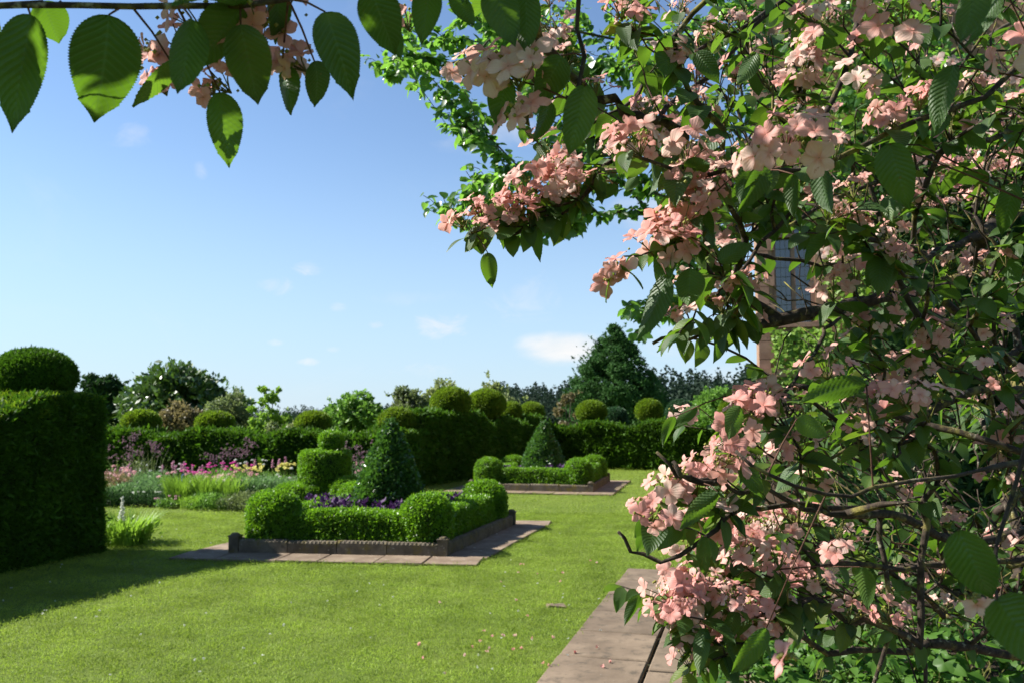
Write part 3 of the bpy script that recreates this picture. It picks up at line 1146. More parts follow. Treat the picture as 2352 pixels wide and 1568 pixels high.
PUR = [(715, 1150), (745, 1146), (775, 1150), (805, 1147), (745, 1162), (785, 1160), (838, 1160), (868, 1163), (905, 1166), (1042, 1142), (1020, 1150), (930, 1172), (985, 1160)]
for i, (x, y) in enumerate(PUR):
    d = ctr1.y - .75 + (1165 - y) * .05 + random.uniform(-.1, .1)
    p = P(x, y, d)
    where = ['at the left end behind the corner dome', 'second from the left in the bed', 'third from the left, further back', 'left of the cone foot, further back', 'in front of the second, left side',
             'left of centre near the front hedge', 'in front of the left foot of the cone', 'in front of the middle of the cone', 'in front of the right foot of the cone', 'small dark one right of the cone by the back',
             'dark one right of the cone behind the front dome', 'half hidden by the front hedge beside the right dome', 'between the cone and the front right dome'][i]
    rosette(Vector((p.x, d, 0)), .16, .57, i, 'purple ruffled kale ' + where, 'purple kale plants in the square beds')
for i, (x, side) in enumerate([(1135, 'at the left end of the far bed'), (1165, 'left of the far cone'), (1262, 'at the right foot of the far cone'), (1195, 'at the left foot of the far cone'), (1290, 'at the right end of the far bed')]):
    d = ctr2.y - .8
    p = P(x, 1075, d)
    rosette(Vector((p.x, d, 0)), .15, .52, i + 50, 'purple ruffled kale ' + side, 'purple kale plants in the square beds')

# tiered topiary behind the near bed
tc_ = P(747, 1070, 14.2)
root = empty('tiered_topiary', (tc_.x, tc_.y, 0), 'tiered clipped shrub: disc, drum and little mushroom, behind the near bed', 'topiary')
for nm, pr, dx, dn in (('lower_disc', [(.46, .0), (.50, .15), (.50, .42), (.47, .47), (.4, .49), (.01, .5)], -.28, 1100),
                   ('drum', [(.05, .5), (.36, .53), (.40, .58), (.41, .8), (.41, .98), (.385, 1.02), (.33, 1.035), (.01, 1.04)], 0, 1200),
                   ('small_cap', [(.03, 1.10), (.15, 1.11), (.185, 1.15), (.185, 1.26), (.16, 1.31), (.10, 1.345), (.01, 1.355)], .10, 1300)):
    o = link(nm, revolve(nm, pr, (tc_.x + dx, tc_.y, 0), M['core'], 30, .018, seed=2.2), root)
    scatter(o, 'box' if nm != 'lower_disc' else 'box', dn, .7, 1.2, 5, .6)
v, f = [], []
add_box(v, f, tc_.x + .10, tc_.y, .9, .016, .016, .25)
add_box(v, f, tc_.x, tc_.y, .45, .03, .03, .15)
link('stem', mk('stem', v, f, M['trunk']), root)
# small rounded box shrub beside it
cd = P(800, 1130, 13.9)
root = empty('topiary_dome', (cd.x, cd.y, 0), 'small light green dome between the tiered shrub and the near cone', 'topiary')
pr = [(.26, 0), (.30, .2), (.31, .38), (.28, .50), (.2, .58), (.1, .615), (.01, .62)]
scatter(link('clipped_body', revolve('clipped_body', pr, (cd.x, cd.y, 0), M['core'], 26, .02), root), 'box', 1200, .7, 1.3, 8, .7)


# ------------------------------------------------------------------ grass
def rnd_ground(n, d0, d1, pad=.25):
    d = rng.uniform(d0 ** 2, d1 ** 2, n) ** .5
    x = rng.uniform(-1, 1, n) * (d * .62 + pad)
    return np.stack([x, d], 1)


def lawn_mask(p, edge=0.0):
    keep = np.ones(len(p), bool)
    for q in (BED1, BED2):
        keep &= ~in_bed((p[:, 0], p[:, 1]), q, .495 + .02 * np.sin(p[:, 0] * 9 + p[:, 1] * 7))
    # path
    rel = p - np.array([PATH_END.x, PATH_END.y])
    a = -(rel @ np.array([AX.x, AX.y]))
    b = rel @ np.array([BX.x, BX.y])
    wav = .025 + .025 * np.sin(p[:, 1] * 8) * np.sin(p[:, 1] * 3.1)
    keep &= ~((a > .02) & (b > wav))
    # left hedge
    rel = p - np.array([hl_far.x, hl_far.y])
    a = rel @ np.array([AX.x, AX.y])
    b = rel @ np.array([BX.x, BX.y])
    keep &= ~((a < -.05) & (b < .02))
    return keep


def grass_obj(name, n, d0, d1, src, smin, smax, lab, z=0.0, tilt=.35, seed=1):
    p = rnd_ground(n, d0, d1)
    p = p[lawn_mask(p)]
    # stay inside the lawn before border and hedges
    keep = p[:, 1] < 27
    brd = (p[:, 0] < -3.2) & (p[:, 1] > 14.9 + (-3.2 - p[:, 0]) * .18)
    keep &= ~brd
    keep &= ~((p[:, 0] < -1.9) & (p[:, 1] > 18.8))
    mrel = (p[:, 1] - M0.y) * (M1.x - M0.x) / (M1.y - M0.y) + M0.x
    keep &= ~((p[:, 1] > M0.y) & (p[:, 0] < mrel))
    p = p[keep]
    v = np.concatenate([p, np.full((len(p), 1), z - .008)], 1)
    me = bpy.data.meshes.new(name)
    me.vertices.add(len(v))
    me.vertices.foreach_set('co', v.astype(np.float32).ravel())
    me.update()
    o = link(name, me)
    tag(o, lab, 'grass', kind='stuff')
    scatter(o, src, None, smin, smax, seed, tilt)
    return o


grass_obj('grass', 78000, 4.7, 14.5, 'grass', .7, 1.35, 'short mown grass of the sunny lawn')
grass_obj('grass', 45000, 13.5, 27.0, 'grass_far', .7, 1.2, 'short mown grass of the far lawn', seed=4)


# ------------------------------------------------------------------ far ground: rising land and woods
hv, hf = [], []
NX, NY = 40, 10
for j in range(NY + 1):
    y = 110 + j * 22
    for i in range(NX + 1):
        x = -160 + i * 10
        k = j / NY
        z = -1.0 + 5.0 * k ** 1.1 * (1 + .5 * noise.noise(Vector((x * .012, 3.1, 0)))) * (1 if x > -10 else max(.12, 1 + (x + 10) / 45))
        hv.append((x, y, z))
for j in range(NY):
    for i in range(NX):
        a = j * (NX + 1) + i
        hf.append((a, a + 1, a + NX + 2, a + NX + 1))
M['hill'] = rough_mat('hill_grass', (0.05, 0.08, 0.03), (0.08, 0.11, 0.04), .2, 1.0)
tag(link('hills', mk('hills', hv, hf, M['hill'], True)), kind='structure')


def hill_z(x, y):
    k = max(0, (y - 110) / 220)
    return -1.0 + 5.0 * k ** 1.1 * (1 if x > -10 else max(.12, 1 + (x + 10) / 45))


wood = Soup()
r = random.Random(3)
for i in range(1500):
    y = r.uniform(150, 300)
    x = r.uniform(-.30, .42) * y
    # the wood is tall only right of the middle; left it is a low line on the horizon
    right = (x / y) > -.02
    h = r.uniform(8, 12.5) * (1.0 if right else .42)
    if right:
        h *= .70 + .32 * min(1, max(0, (x / y) / .3)) + .12 * noise.noise(Vector((x * .05, y * .05, 0)))
    w = h * r.uniform(.17, .26)
    z0 = hill_z(x, y) - .5
    gw = np.random.default_rng(i)
    n = 80
    t = gw.random(n) ** .75
    an = gw.uniform(0, 6.283, n)
    rad = (w * 1.25 * (1 - t) ** .7 + .12) * gw.uniform(.3, 1, n)
    c = np.stack([x + np.cos(an) * rad, y + np.sin(an) * rad, z0 + h * (.05 + .93 * t)], 1)
    L = (h * .052 * (1.25 - .75 * t))[:, None]
    u1 = gw.normal(size=(n, 3))
    u1 /= np.linalg.norm(u1, axis=1)[:, None]
    u2 = np.cross(u1, gw.normal(size=(n, 3)))
    u2 /= np.linalg.norm(u2, axis=1)[:, None]
    vv = np.stack([c - u1 * L, c + u2 * L * .7, c + u1 * L, c - u2 * L * .7], 1).reshape(-1, 3)
    wood.add(vv, np.arange(n * 4).reshape(-1, 4), tint=r.random())
o = link('woodland', wood.mesh('woodland', M['p_wood'], False))
tag(o, 'dark conifer wood along the skyline beyond the garden', 'woodland', kind='stuff')


# ------------------------------------------------------------------ trees behind the hedges
def leaf_cloud(sp, centres, n, size, aspect=.55, seed=0, out_c=None, shell=.55, up=.3, flat=0.0, gaps=0.0):
    """n leaf quads in the given balls (c, rx, rz), denser near the skin"""
    g = np.random.default_rng(seed)
    wts = np.array([c[1] ** 2 for c in centres])
    wts = wts / wts.sum()
    idx = g.choice(len(centres), n, p=wts)
    C = np.array([[c[0][0], c[0][1], c[0][2]] for c in centres])[idx]
    R = np.array([[c[1], c[1], c[2]] for c in centres])[idx]
    d = g.normal(size=(n, 3))
    d /= np.linalg.norm(d, axis=1)[:, None]
    rad = (shell + (1 - shell) * g.random(n)) ** .8
    rad *= 1 + .16 * np.sin(d[:, 0] * 6 + idx) * np.cos(d[:, 2] * 5 + idx * 2) + .10 * np.sin(d[:, 1] * 11 + d[:, 2] * 9 + idx)
    pos = C + d * R * rad[:, None]
    if gaps > 0:                 # holes and loose patches in the crown
        k = 2.2 / max(.2, float(np.mean(R)))
        f3 = np.sin(pos[:, 0] * k + seed) * np.sin(pos[:, 1] * k * 1.3 + 1) * np.sin(pos[:, 2] * k * 1.2 + 2) + .5 * np.sin(pos[:, 0] * k * 2.7 + pos[:, 2] * k * 2.3)
        keep = f3 > -gaps
        pos, d = pos[keep], d[keep]
        n = len(pos)
    ax = d + g.normal(size=(n, 3)) * .7 + np.array([0, 0, up])
    ax /= np.linalg.norm(ax, axis=1)[:, None]
    nn = d * (1 - flat) + g.normal(size=(n, 3)) * .8 + np.array([0, 0, .4])
    sd = np.cross(ax, nn)
    sd /= np.linalg.norm(sd, axis=1)[:, None] + 1e-6
    L = (size * g.uniform(.6, 1.35, n))[:, None]
    Wd = L * aspect
    a = pos - ax * L * .5
    b = pos + sd * Wd * .5
    c = pos + ax * L * .5
    e = pos - sd * Wd * .5
    v = np.stack([a, b, c, e], 1).reshape(-1, 3)
    f = np.arange(n * 4).reshape(-1, 4)
    t = np.repeat(g.random(n), 4)
    uv = np.tile(np.array([[.5, 0], [1, .5], [.5, 1], [0, .5]], np.float32), (n, 1))
    sp.add(v, f, uv, t)


def tube(v, f, pts, radii, n=6):
    """round limb through the points"""
    k0 = len(v)
    prev = None
    for i, p in enumerate(pts):
        p = Vector(p)
        if i < len(pts) - 1:
            d = (Vector(pts[i + 1]) - p)
        else:
            d = (p - Vector(pts[i - 1]))
        if d.length < 1e-6:
            d = Vector((0, 0, 1))
        d.normalize()
        if prev is None:
            ref = Vector((0, 0, 1)) if abs(d.z) < .9 else Vector((1, 0, 0))
            s = d.cross(ref).normalized()
        else:
            s = (prev - d * prev.dot(d))
            s = s.normalized() if s.length > 1e-5 else d.orthogonal().normalized()
        prev = s
        t = d.cross(s)
        for k in range(n):
            a = 2 * math.pi * k / n
            q = p + (s * math.cos(a) + t * math.sin(a)) * radii[i]
            v.append((q.x, q.y, q.z))
    for i in range(len(pts) - 1):
        for k in range(n):
            f.append((k0 + i * n + k, k0 + i * n + (k + 1) % n, k0 + (i + 1) * n + (k + 1) % n, k0 + (i + 1) * n + k))
    f.append(tuple(k0 + (len(pts) - 1) * n + k for k in range(n)))


def bg_tree(name, label, cat, x0, x1, ytop, d, mat, n, size, lobes=14, aspect=.55, seed=0, group=None, shape='round', zlow=.4, up=.3, spiky=0, shell=.5):
    r = random.Random(seed)
    xa, xb = (x0 * K - 512) / FPX * d, (x1 * K - 512) / FPX * d
    cx, w = (xa + xb) / 2, (xb - xa) / 2 * (1.12 if shape == 'round' else 1.06)
    H = ztop(ytop, d)
    root = empty(name, (cx, d, 0), label, cat, group)
    cs = []
    for i in range(lobes):
        t = (i + .5) / lobes
        if shape == 'round':
            a = math.pi * r.uniform(.05, .95)
            rr = w * r.uniform(.25, .42)
            px = cx + math.cos(a) * (w - rr) * r.uniform(.75, 1.0)
            pz = zlow + (H - zlow - rr * .75) * math.sin(a) ** .38 * r.uniform(.6, 1.0)
            py = d + r.uniform(-.6, .6) * w * .8
        elif shape == 'cone':
            hz = t
            ww = w * min(1, 1.28 * (1 - hz) ** .68)
            rr = max(w * .13, w * .30 * (1 - hz * .6))
            a = r.uniform(0, 6.283)
            px = cx + math.cos(a) * max(0, ww - rr)
            py = d + math.sin(a) * max(0, ww - rr)
            pz = zlow + (H - zlow - rr * .8) * hz
        else:           # sparse
            a = r.uniform(0, 6.283)
            rr = w * r.uniform(.13, .26)
            rad = r.uniform(.2, .95)
            px = cx + math.cos(a) * (w - rr) * rad
            py = d + math.sin(a) * w * .6
            pz = zlow + (H - zlow - rr) * (r.random() ** .7) * (1.08 - .5 * rad * rad)
        cs.append(((px, py, pz), rr, rr * .8))
    if shape != 'sparse':
        cs.append(((cx, d, zlow + (H - zlow) * .42), w * .70, (H - zlow) * .46))
        if shape == 'round':
            cs.append(((cx + r.uniform(-.3, .3) * w, d, H - w * .3), w * .34, w * .3))
        else:
            for q in range(7):
                tq = (q + .5) / 7
                cs.append(((cx, d, zlow + (H - zlow) * tq * .93), w * .76 * min(1, 1.28 * (1 - tq) ** .68), (H - zlow) * .12))
            cs.append(((cx, d, H - w * .22), w * .16, w * .22))
    sp = Soup()
    leaf_cloud(sp, cs, int(n * 2.3), size * .85, aspect, seed, shell=shell, up=up, gaps=.38)
    n_core = 0
    for i in range(spiky // 3):      # stray shoots sticking out of the crown
        c = r.choice(cs)
        dvec = Vector((r.gauss(0, .7), r.gauss(0, .5), r.uniform(.3, 1.4))).normalized()
        b = Vector(c[0]) + dvec * c[1] * .8
        for j in range(4):
            q = b + dvec * j * size * .8
            leaf_cloud(sp, [((q.x, q.y, q.z), size * .5, size * .5)], 4, size, aspect, seed + i * 9 + j)
    cr = link('crown', sp.mesh('crown', mat, False), root)
    cr['kind'] = 'stuff'
    v, f = [], []
    tr = max(.05, w * .05)
    tube(v, f, [(cx, d, -.05), (cx + .03 * w, d, H * .3), (cx - .02 * w, d, H * .6)], [tr * 1.3, tr, tr * .5])
    for c in cs[:9]:
        b = Vector((cx, d, H * r.uniform(.18, .5)))
        e = Vector(c[0])
        tube(v, f, [b, b.lerp(e, .5) + Vector((0, 0, .08 * w)), e], [tr * .6, tr * .4, tr * .15], 5)
    link('trunk', mk('trunk', v, f, M['trunk'], True), root)
    return root


GT = 'garden trees beyond the hedges'
bg_tree('deciduous_tree', 'rounded mid-green tree between the tall left hedge and the big magnolia', 'tree', 165, 290, 856, 40, M['p_dark'], 4200, .26, 12, seed=11, group=GT, spiky=6)
bg_tree('magnolia_tree', 'broad dark tree with large glossy leaves, widest crown on the left skyline', 'tree', 258, 555, 829, 36, M['p_magnolia'], 9500, .30, 24, .5, seed=12, group=GT, spiky=8, shell=.6)
bg_tree('bronze_shrub', 'brownish shrub in front of the big glossy tree, between two hedge balls', 'shrub', 345, 480, 915, 27, M['p_bronze'], 4200, .12, 14, seed=13, group=GT, spiky=6)
bg_tree('olive_shrub', 'grey-green fine-leaved shrub behind the second hedge ball', 'shrub', 470, 590, 893, 28, M['p_olive'], 4600, .10, 14, seed=14, group=GT, spiky=10)
bg_tree('open_tree', 'thin open-crowned young tree with yellow-green top shoots', 'tree', 566, 676, 882, 26, M['p_lime'], 2200, .14, 40, seed=15, group=GT, shape='sparse', spiky=9)
bg_tree('small_shrub', 'pale low shrub under the open-crowned tree', 'shrub', 600, 690, 965, 25, M['p_olive'], 1600, .11, 9, seed=16, group=GT)
bg_tree('deciduous_tree', 'bright green dome-shaped tree standing alone between the third and fourth hedge balls', 'tree', 732, 892, 893, 34, M['p_mid'], 6500, .20, 18, seed=17, group=GT, spiky=14, shell=.6)
bg_tree('deciduous_tree', 'dark feathery tree at the left end of the pale tree row', 'tree', 884, 990, 882, 35, M['p_olive'], 3600, .17, 14, seed=18, group=GT, spiky=14)
bg_tree('pale_tree', 'pale yellowish-green tree behind the first of the two big hedge balls', 'tree', 955, 1090, 864, 37, M['p_pale'], 4300, .19, 15, seed=19, group=GT, spiky=16)
bg_tree('pale_tree', 'pale yellowish-green tree behind the second big hedge ball, reaching right', 'tree', 1070, 1196, 872, 38, M['p_pale'], 4000, .19, 15, seed=20, group=GT, spiky=14)
bg_tree('conifer_tree', 'large dark blue-green conifer with broad cone-shaped crown on the skyline', 'tree', 1285, 1538, 740, 60, M['p_conifer'], 46000, .24, 110, .5, seed=21, group=GT, shape='cone', zlow=.2, up=.1, spiky=34, shell=.6)
bg_tree('bronze_shrub', 'thin reddish-brown shrub left of the large conifer', 'shrub', 1255, 1350, 905, 31, M['p_bronze'], 900, .14, 16, seed=22, group=GT, shape='sparse', spiky=10)
bg_tree('deciduous_tree', 'light green tree right of the conifer, partly behind the pink shrub', 'tree', 1575, 1730, 886, 40, M['p_mid'], 4200, .20, 16, seed=23, group=GT, spiky=10)
bg_tree('low_shrub', 'low pale shrub seen over the dip between the third ball and the bright dome tree', 'shrub', 655, 745, 960, 30, M['p_pale'], 1500, .13, 8, seed=24, group=GT)

# ------------------------------------------------------------------ flower border
BORD = 'plants of the flower border'


def blades(sp, c, n, rad, h, w, lean=.5, r=None, seg=3):
    for i in range(n):
        a = r.uniform(0, 6.283)
        rr = rad * r.random() ** .5
        b = Vector((c[0] + math.cos(a) * rr * .5, c[1] + math.sin(a) * rr * .5, 0))
        L = h * r.uniform(.6, 1.1)
        out = Vector((math.cos(a), math.sin(a), 0)) * lean * r.uniform(.2, 1)
        side = Vector((-math.sin(a + r.uniform(-1, 1)), math.cos(a), 0)) * w / 2
        v = []
        for k in range(seg + 1):
            t = k / seg
            p = b + Vector((0, 0, L * (t - .28 * t * t * lean))) + out * L * t * t
            ww = side * (1 - t ** 2.2)
            v += [tuple(p - ww), tuple(p + ww + side * .02)]
        f = [(2 * k, 2 * k + 1, 2 * k + 3, 2 * k + 2) for k in range(seg)]
        sp.add(v, np.array(f), tint=r.random())


def flower_blob(name, mat, pts, size, root, seed, stems=None, n=14, tall=1.0):
    """each entry of pts is one flower head of this plant"""
    for i, p in enumerate(pts):
        sp = Soup()
        leaf_cloud(sp, [((p[0], p[1], p[2]), size, size * tall)], n, size * .9, .8, seed + i, shell=.3)
        o = link(name, sp.mesh(name, mat, False), root)


def border_plant(label, x, d, rad, ztop_, kind, mat, seed, cat='plant', name='border_plant', flowers=None, leaf=.05, n=900):
    r = random.Random(seed)
    c = P(x, 1000, d)
    root = empty(name, (c.x, d, 0), label, cat, BORD)
    sp = Soup()
    if kind == 'blade':
        blades(sp, (c.x, d), n // 3, rad, ztop_, .022, .45, r)
    elif kind == 'bush':
        cs = [((c.x + r.uniform(-.6, .6) * rad, d + r.uniform(-.5, .5) * rad, ztop_ * r.uniform(.25, .72)), rad * .5, ztop_ * .28) for _ in range(9)]
        cs.append(((c.x, d, ztop_ * .45), rad * .8, ztop_ * .45))
        leaf_cloud(sp, cs, int(n * 1.5), leaf * .85, .4, seed, shell=.4, up=.8)
        blades(sp, (c.x, d), n // 14, rad * 1.3, ztop_ * 1.08, .012, .4, r)
    elif kind == 'airy':
        blades(sp, (c.x, d), 26, rad * 1.2, ztop_, .012, .35, r)
        cs = [((c.x + r.uniform(-.7, .7) * rad, d + r.uniform(-.5, .5) * rad, ztop_ * r.uniform(.1, .6)), rad * .4, ztop_ * .15) for _ in range(7)]
        leaf_cloud(sp, cs, n // 2, leaf, .5, seed, shell=.1)
    st = link('foliage', sp.mesh('foliage', mat, False), root)
    st['kind'] = 'stuff'
    if flowers:
        fkind, fm, cnt, size = flowers[:4]
        zlo = flowers[4] if len(flowers) > 4 else .85
        for i in range(cnt):
            a = r.uniform(0, 6.283)
            rr = rad * r.random() ** .5
            px, py = c.x + math.cos(a) * rr, d + math.sin(a) * rr * .8
            pz = ztop_ * r.uniform(zlo, 1.12)
            fs = Soup()
            if fkind == 'spike':
                for k in range(8):
                    q = (px + r.uniform(-.01, .01), py, pz + k * size * .55)
                    leaf_cloud(fs, [(q, size * (1 - k * .09), size * .5)], 8, size * .95, .8, seed + i * 10 + k, shell=.5)
                nm = 'flower_spike'
            elif fkind == 'head':
                leaf_cloud(fs, [((px, py, pz), size, size * .55)], 22, size * .7, .9, seed + i, shell=.3)
                nm = 'flower_head'
            else:   # loose spray
                for k in range(7):
                    q = (px + r.gauss(0, size * 1.2), py + r.gauss(0, size), pz + r.gauss(0, size * 1.1))
                    leaf_cloud(fs, [(q, size * .5, size * .5)], 7, size * .6, .8, seed + i * 10 + k, shell=.3)
                nm = 'flower_spray'
            o = link(nm, fs.mesh(nm, M[fm], False), root)
            if nm == 'flower_spray':
                o['kind'] = 'stuff'
            if fkind == 'spike':
                vv, ff = [], []
                tube(vv, ff, [(px, py, .05), (px, py, pz + size * 3)], [.008, .004], 4)
                link('stem', mk('stem', vv, ff, M['stalk']), o)
    return root


zt = lambda y, d: ztop(y, d)
bp = border_plant
# back row, tall
bp('tall airy dusky-pink plant at the left end against the wavy hedge', 300, 18.8, .55, zt(1015, 18.8), 'airy', M['p_olive'], 31, flowers=('spray', 'f_mauve', 15, .05, .6))
bp('tall airy dusky-pink plant against the hedge under the first ball', 345, 18.6, .45, zt(1010, 18.6), 'airy', M['p_olive'], 32, flowers=('spray', 'f_mauve', 9, .05, .7))
bp('dark mauve airy plant against the middle of the wavy hedge', 530, 18.4, .65, zt(1022, 18.4), 'airy', M['p_dark'], 33, flowers=('spray', 'f_mauve', 20, .048, .65))
bp('dusky-pink airy plant between the tiered shrub and the near cone', 818, 17.6, .55, zt(1020, 17.6), 'airy', M['p_blue'], 34, flowers=('spray', 'f_mauve', 22, .055, .45), n=1600)
bp('pale grey-green bushy plant below the high hedge behind the near cone', 850, 17.2, .5, zt(1062, 17.2), 'bush', M['p_blue'], 35, flowers=('spray', 'f_pale', 10, .05))
# middle row
SP = [(268, 17.8, 1060, 6, 'pale pink spikes at the far left against the tall hedge'), (325, 17.6, 1048, 2, 'single tall pink spike left of the middle'),
      (392, 17.5, 1052, 3, 'pink spikes behind the green blades'), (425, 17.3, 1042, 3, 'pair of pink spikes beside the magenta mound'),
      (455, 17.2, 1058, 3, 'short pink spikes at the left foot of the magenta mound'), (540, 17.4, 1047, 4, 'pink spikes at the right top of the magenta mound'),
      (612, 17.3, 1046, 3, 'three pink spikes in front of the yellow flowers'), (662, 17.2, 1045, 2, 'single pink spike left of the tiered shrub')]
for i, (x, d, y, n, lab) in enumerate(SP):
    bp(lab, x, d, .28, zt(y + 26, d), 'airy', M['p_mid'], 40 + i, name='spiked_plant', flowers=('spike', 'f_pink', n, .034, .72), n=700)
bp('magenta flowering mound in the middle of the flower border', 505, 17.0, .72, zt(1068, 17.0), 'bush', M['p_mid'], 51, flowers=('head', 'f_magenta', 34, .036, .80), n=1800)
bp('magenta flowering mound, smaller, left of the middle of the border', 460, 16.8, .34, zt(1082, 16.8), 'bush', M['p_mid'], 50, flowers=('head', 'f_magenta', 12, .038, .92), n=700)
bp('soft pink flowering plant in front of the magenta mound', 520, 16.5, .62, zt(1090, 16.5), 'bush', M['p_mid'], 52, flowers=('head', 'f_pale', 30, .045, .85), n=1500)
bp('yellow-flowered plant in the right half of the border', 605, 17.0, .58, zt(1072, 17.0), 'bush', M['p_mid'], 53, flowers=('head', 'f_yellow', 26, .042, .92), n=1500)
bp('two tall yellow flower heads near the tiered shrub', 655, 17.2, .22, zt(1065, 17.2), 'airy', M['p_mid'], 54, flowers=('head', 'f_yellow', 7, .055, .95))
bp('small white-flowered plant right of the yellow flowers', 675, 16.6, .35, zt(1080, 16.6), 'bush', M['p_blue'], 55, flowers=('head', 'f_white', 10, .035, .8), n=900)
bp('white-speckled green plant behind the magenta mound', 575, 17.6, .4, zt(1056, 17.6), 'airy', M['p_blue'], 56, flowers=('head', 'f_white', 10, .03, .85), n=900)
bp('grey-green leafy plant with white specks behind the left end', 340, 17.4, .65, zt(1072, 17.4), 'bush', M['p_blue'], 57, flowers=('head', 'f_white', 10, .03, .8), n=1700)
bp('bushy green plant behind the blue-grey bush', 420, 17.0, .6, zt(1085, 17.0), 'bush', M['p_mid'], 58, flowers=('head', 'f_pale', 10, .045, .9), n=1700)
bp('pale pink flowering bush at the far left of the border', 268, 16.6, .42, zt(1075, 16.6), 'bush', M['p_bronze'], 59, flowers=('head', 'f_pale', 40, .045, .45), n=1100)
# front row
bp('blue-grey feathery bush at the left front of the border', 310, 16.2, .62, zt(1098, 16.2), 'bush', M['p_blue'], 61, n=2600, leaf=.06)
bp('low white-flowered plant at the left front edge', 352, 15.7, .42, zt(1128, 15.7), 'bush', M['p_dark'], 62, flowers=('head', 'f_white', 7, .025, .9), n=1300)
bp('bright yellow-green plant of upright blades in the front of the border', 425, 15.7, .55, zt(1078, 15.7), 'blade', M['p_lime'], 63, n=1300)
bp('second clump of yellow-green upright blades, right of the first', 480, 15.6, .55, zt(1075, 15.6), 'blade', M['p_lime'], 64, n=1200)
bp('green blades with small leaves in the front middle of the border', 530, 15.5, .50, zt(1080, 15.5), 'blade', M['p_lime'], 65, n=1000)
bp('single blue flower spike among the green blades', 408, 16.4, .12, zt(1102, 16.4), 'airy', M['p_mid'], 66, name='spiked_plant', flowers=('spike', 'f_blue', 1, .035, .92))
bp('mid-green bush at the front edge right of the middle', 505, 15.2, .45, zt(1125, 15.2), 'bush', M['p_mid'], 67, n=1800)
bp('blue-grey upright bush right of the blades', 595, 15.9, .68, zt(1085, 15.9), 'bush', M['p_blue'], 68, n=3200, leaf=.065)
bp('grey-green bush in front of the blue-grey upright bush', 560, 15.1, .5, zt(1122, 15.1), 'bush', M['p_olive'], 69, n=1900)
bp('blue-grey bush next to the tiered shrub', 650, 15.8, .5, zt(1092, 15.8), 'bush', M['p_blue'], 70, n=2200, leaf=.06)
bp('low olive-green plant by the corner dome of the near bed', 625, 14.9, .5, zt(1120, 14.9), 'bush', M['p_olive'], 71, n=2000)
bp('small pink-flowered plant at the left front edge of the border', 388, 15.3, .22, zt(1140, 15.3), 'bush', M['p_mid'], 72, flowers=('head', 'f_pink', 7, .03, .7), n=500)
bp('green leafy plant at the front edge beneath the first blades', 455, 15.25, .42, zt(1132, 15.25), 'bush', M['p_lime'], 73, n=1500)
bp('dark green bush at the left front corner by the tall hedge', 262, 15.6, .45, zt(1118, 15.6), 'bush', M['p_dark'], 74, n=1500)
bp('olive-green plant behind the tiered shrub', 715, 16.0, .55, zt(1075, 16.0), 'bush', M['p_olive'], 75, n=1600)
bp('grey-green plant between the tiered shrub and the cone', 820, 15.6, .5, zt(1092, 15.6), 'bush', M['p_olive'], 76, n=1700)

# soil of the border
sv = [(-8.6, 16.0, .006), (-3.0, 14.7, .006), (-1.6, 14.9, .006), (-2.1, 19.4, .006), (-8.6, 20.8, .006)]
tag(link('border_soil', mk('border_soil', sv, [(0, 1, 2, 3, 4)], M['soil'])), kind='structure')

# white-flowered clump beside the tall hedge
r = random.Random(99)
c = G(285, 1246)
root = empty('leafy_clump', (c.x, c.y, 0), 'clump of arching green leaves with one white flower spire, beside the tall left hedge', 'plant')
sp = Soup()
blades(sp, (c.x, c.y), 330, .62, .50, .026, .75, r)
leaf_cloud(sp, [((c.x, c.y, .16), .45, .16)], 600, .08, .4, 3, shell=.2, up=.9)
link('foliage', sp.mesh('foliage', M['p_lime'], False), root)['kind'] = 'stuff'
fs = Soup()
q = P(281, 1170, c.y)
for k in range(9):
    leaf_cloud(fs, [((q.x + .006 * math.sin(k * 2), q.y, q.z - .12 + k * .034), .050 - k * .005, .024)], 15, .030, .8, k, shell=.4)
link('flower_spire', fs.mesh('flower_spire', M['f_white'], False), root)
vv, ff = [], []
tube(vv, ff, [(q.x, q.y, .02), (q.x, q.y, q.z - .06)], [.008, .005], 5)
link('stem', mk('stem', vv, ff, M['stalk']), root)

# ------------------------------------------------------------------ house
M['stone'] = rough_mat('sandstone_wall', (0.27, 0.15, 0.095), (0.42, 0.26, 0.17), 3, .9, .5, .01, spots=(0.22, 0.17, 0.12), spot_scale=9, vary=.12)
M['dress'] = rough_mat('dressed_stone', (0.25, 0.14, 0.10), (0.36, 0.22, 0.16), 5, .85, .3, .006, spots=(0.18, 0.13, 0.10), spot_scale=12)
M['slate'] = rough_mat('roof_slate', (0.10, 0.10, 0.11), (0.17, 0.16, 0.16), 6, .7)
M['lead'] = rough_mat('lead_strip', (0.25, 0.26, 0.27), (0.4, 0.41, 0.42), 20, .5)
mg, tg, og = material('window_glass')
gb = tg.n('ShaderNodeBsdfPrincipled')
gb.inputs['Base Color'].default_value = (.035, .045, .06, 1)
gb.inputs['Roughness'].default_value = .06
gb.inputs['Specular IOR Level'].default_value = 1.0
gb.inputs['Coat Weight'].default_value = .8
tg.link(gb.outputs[0], og.inputs[0])
M['glass'] = mg

HD = 15.5                                  # distance of the garden front
hx0 = P(1746, 800, HD).x
hx1 = hx0 + 8.0
hz = 11.2
root = empty('manor_house', (hx0, HD, 0), 'old red sandstone house with leaded mullioned windows and ivy, behind the pink shrub', 'house')


def box_part(name, x0, x1, y0, y1, z0, z1, mat, parent):
    v, f = [], []
    add_box(v, f, (x0 + x1) / 2, (y0 + y1) / 2, (z0 + z1) / 2, (x1 - x0) / 2, (y1 - y0) / 2, (z1 - z0) / 2)
    return link(name, mk(name, v, f, mat), parent)


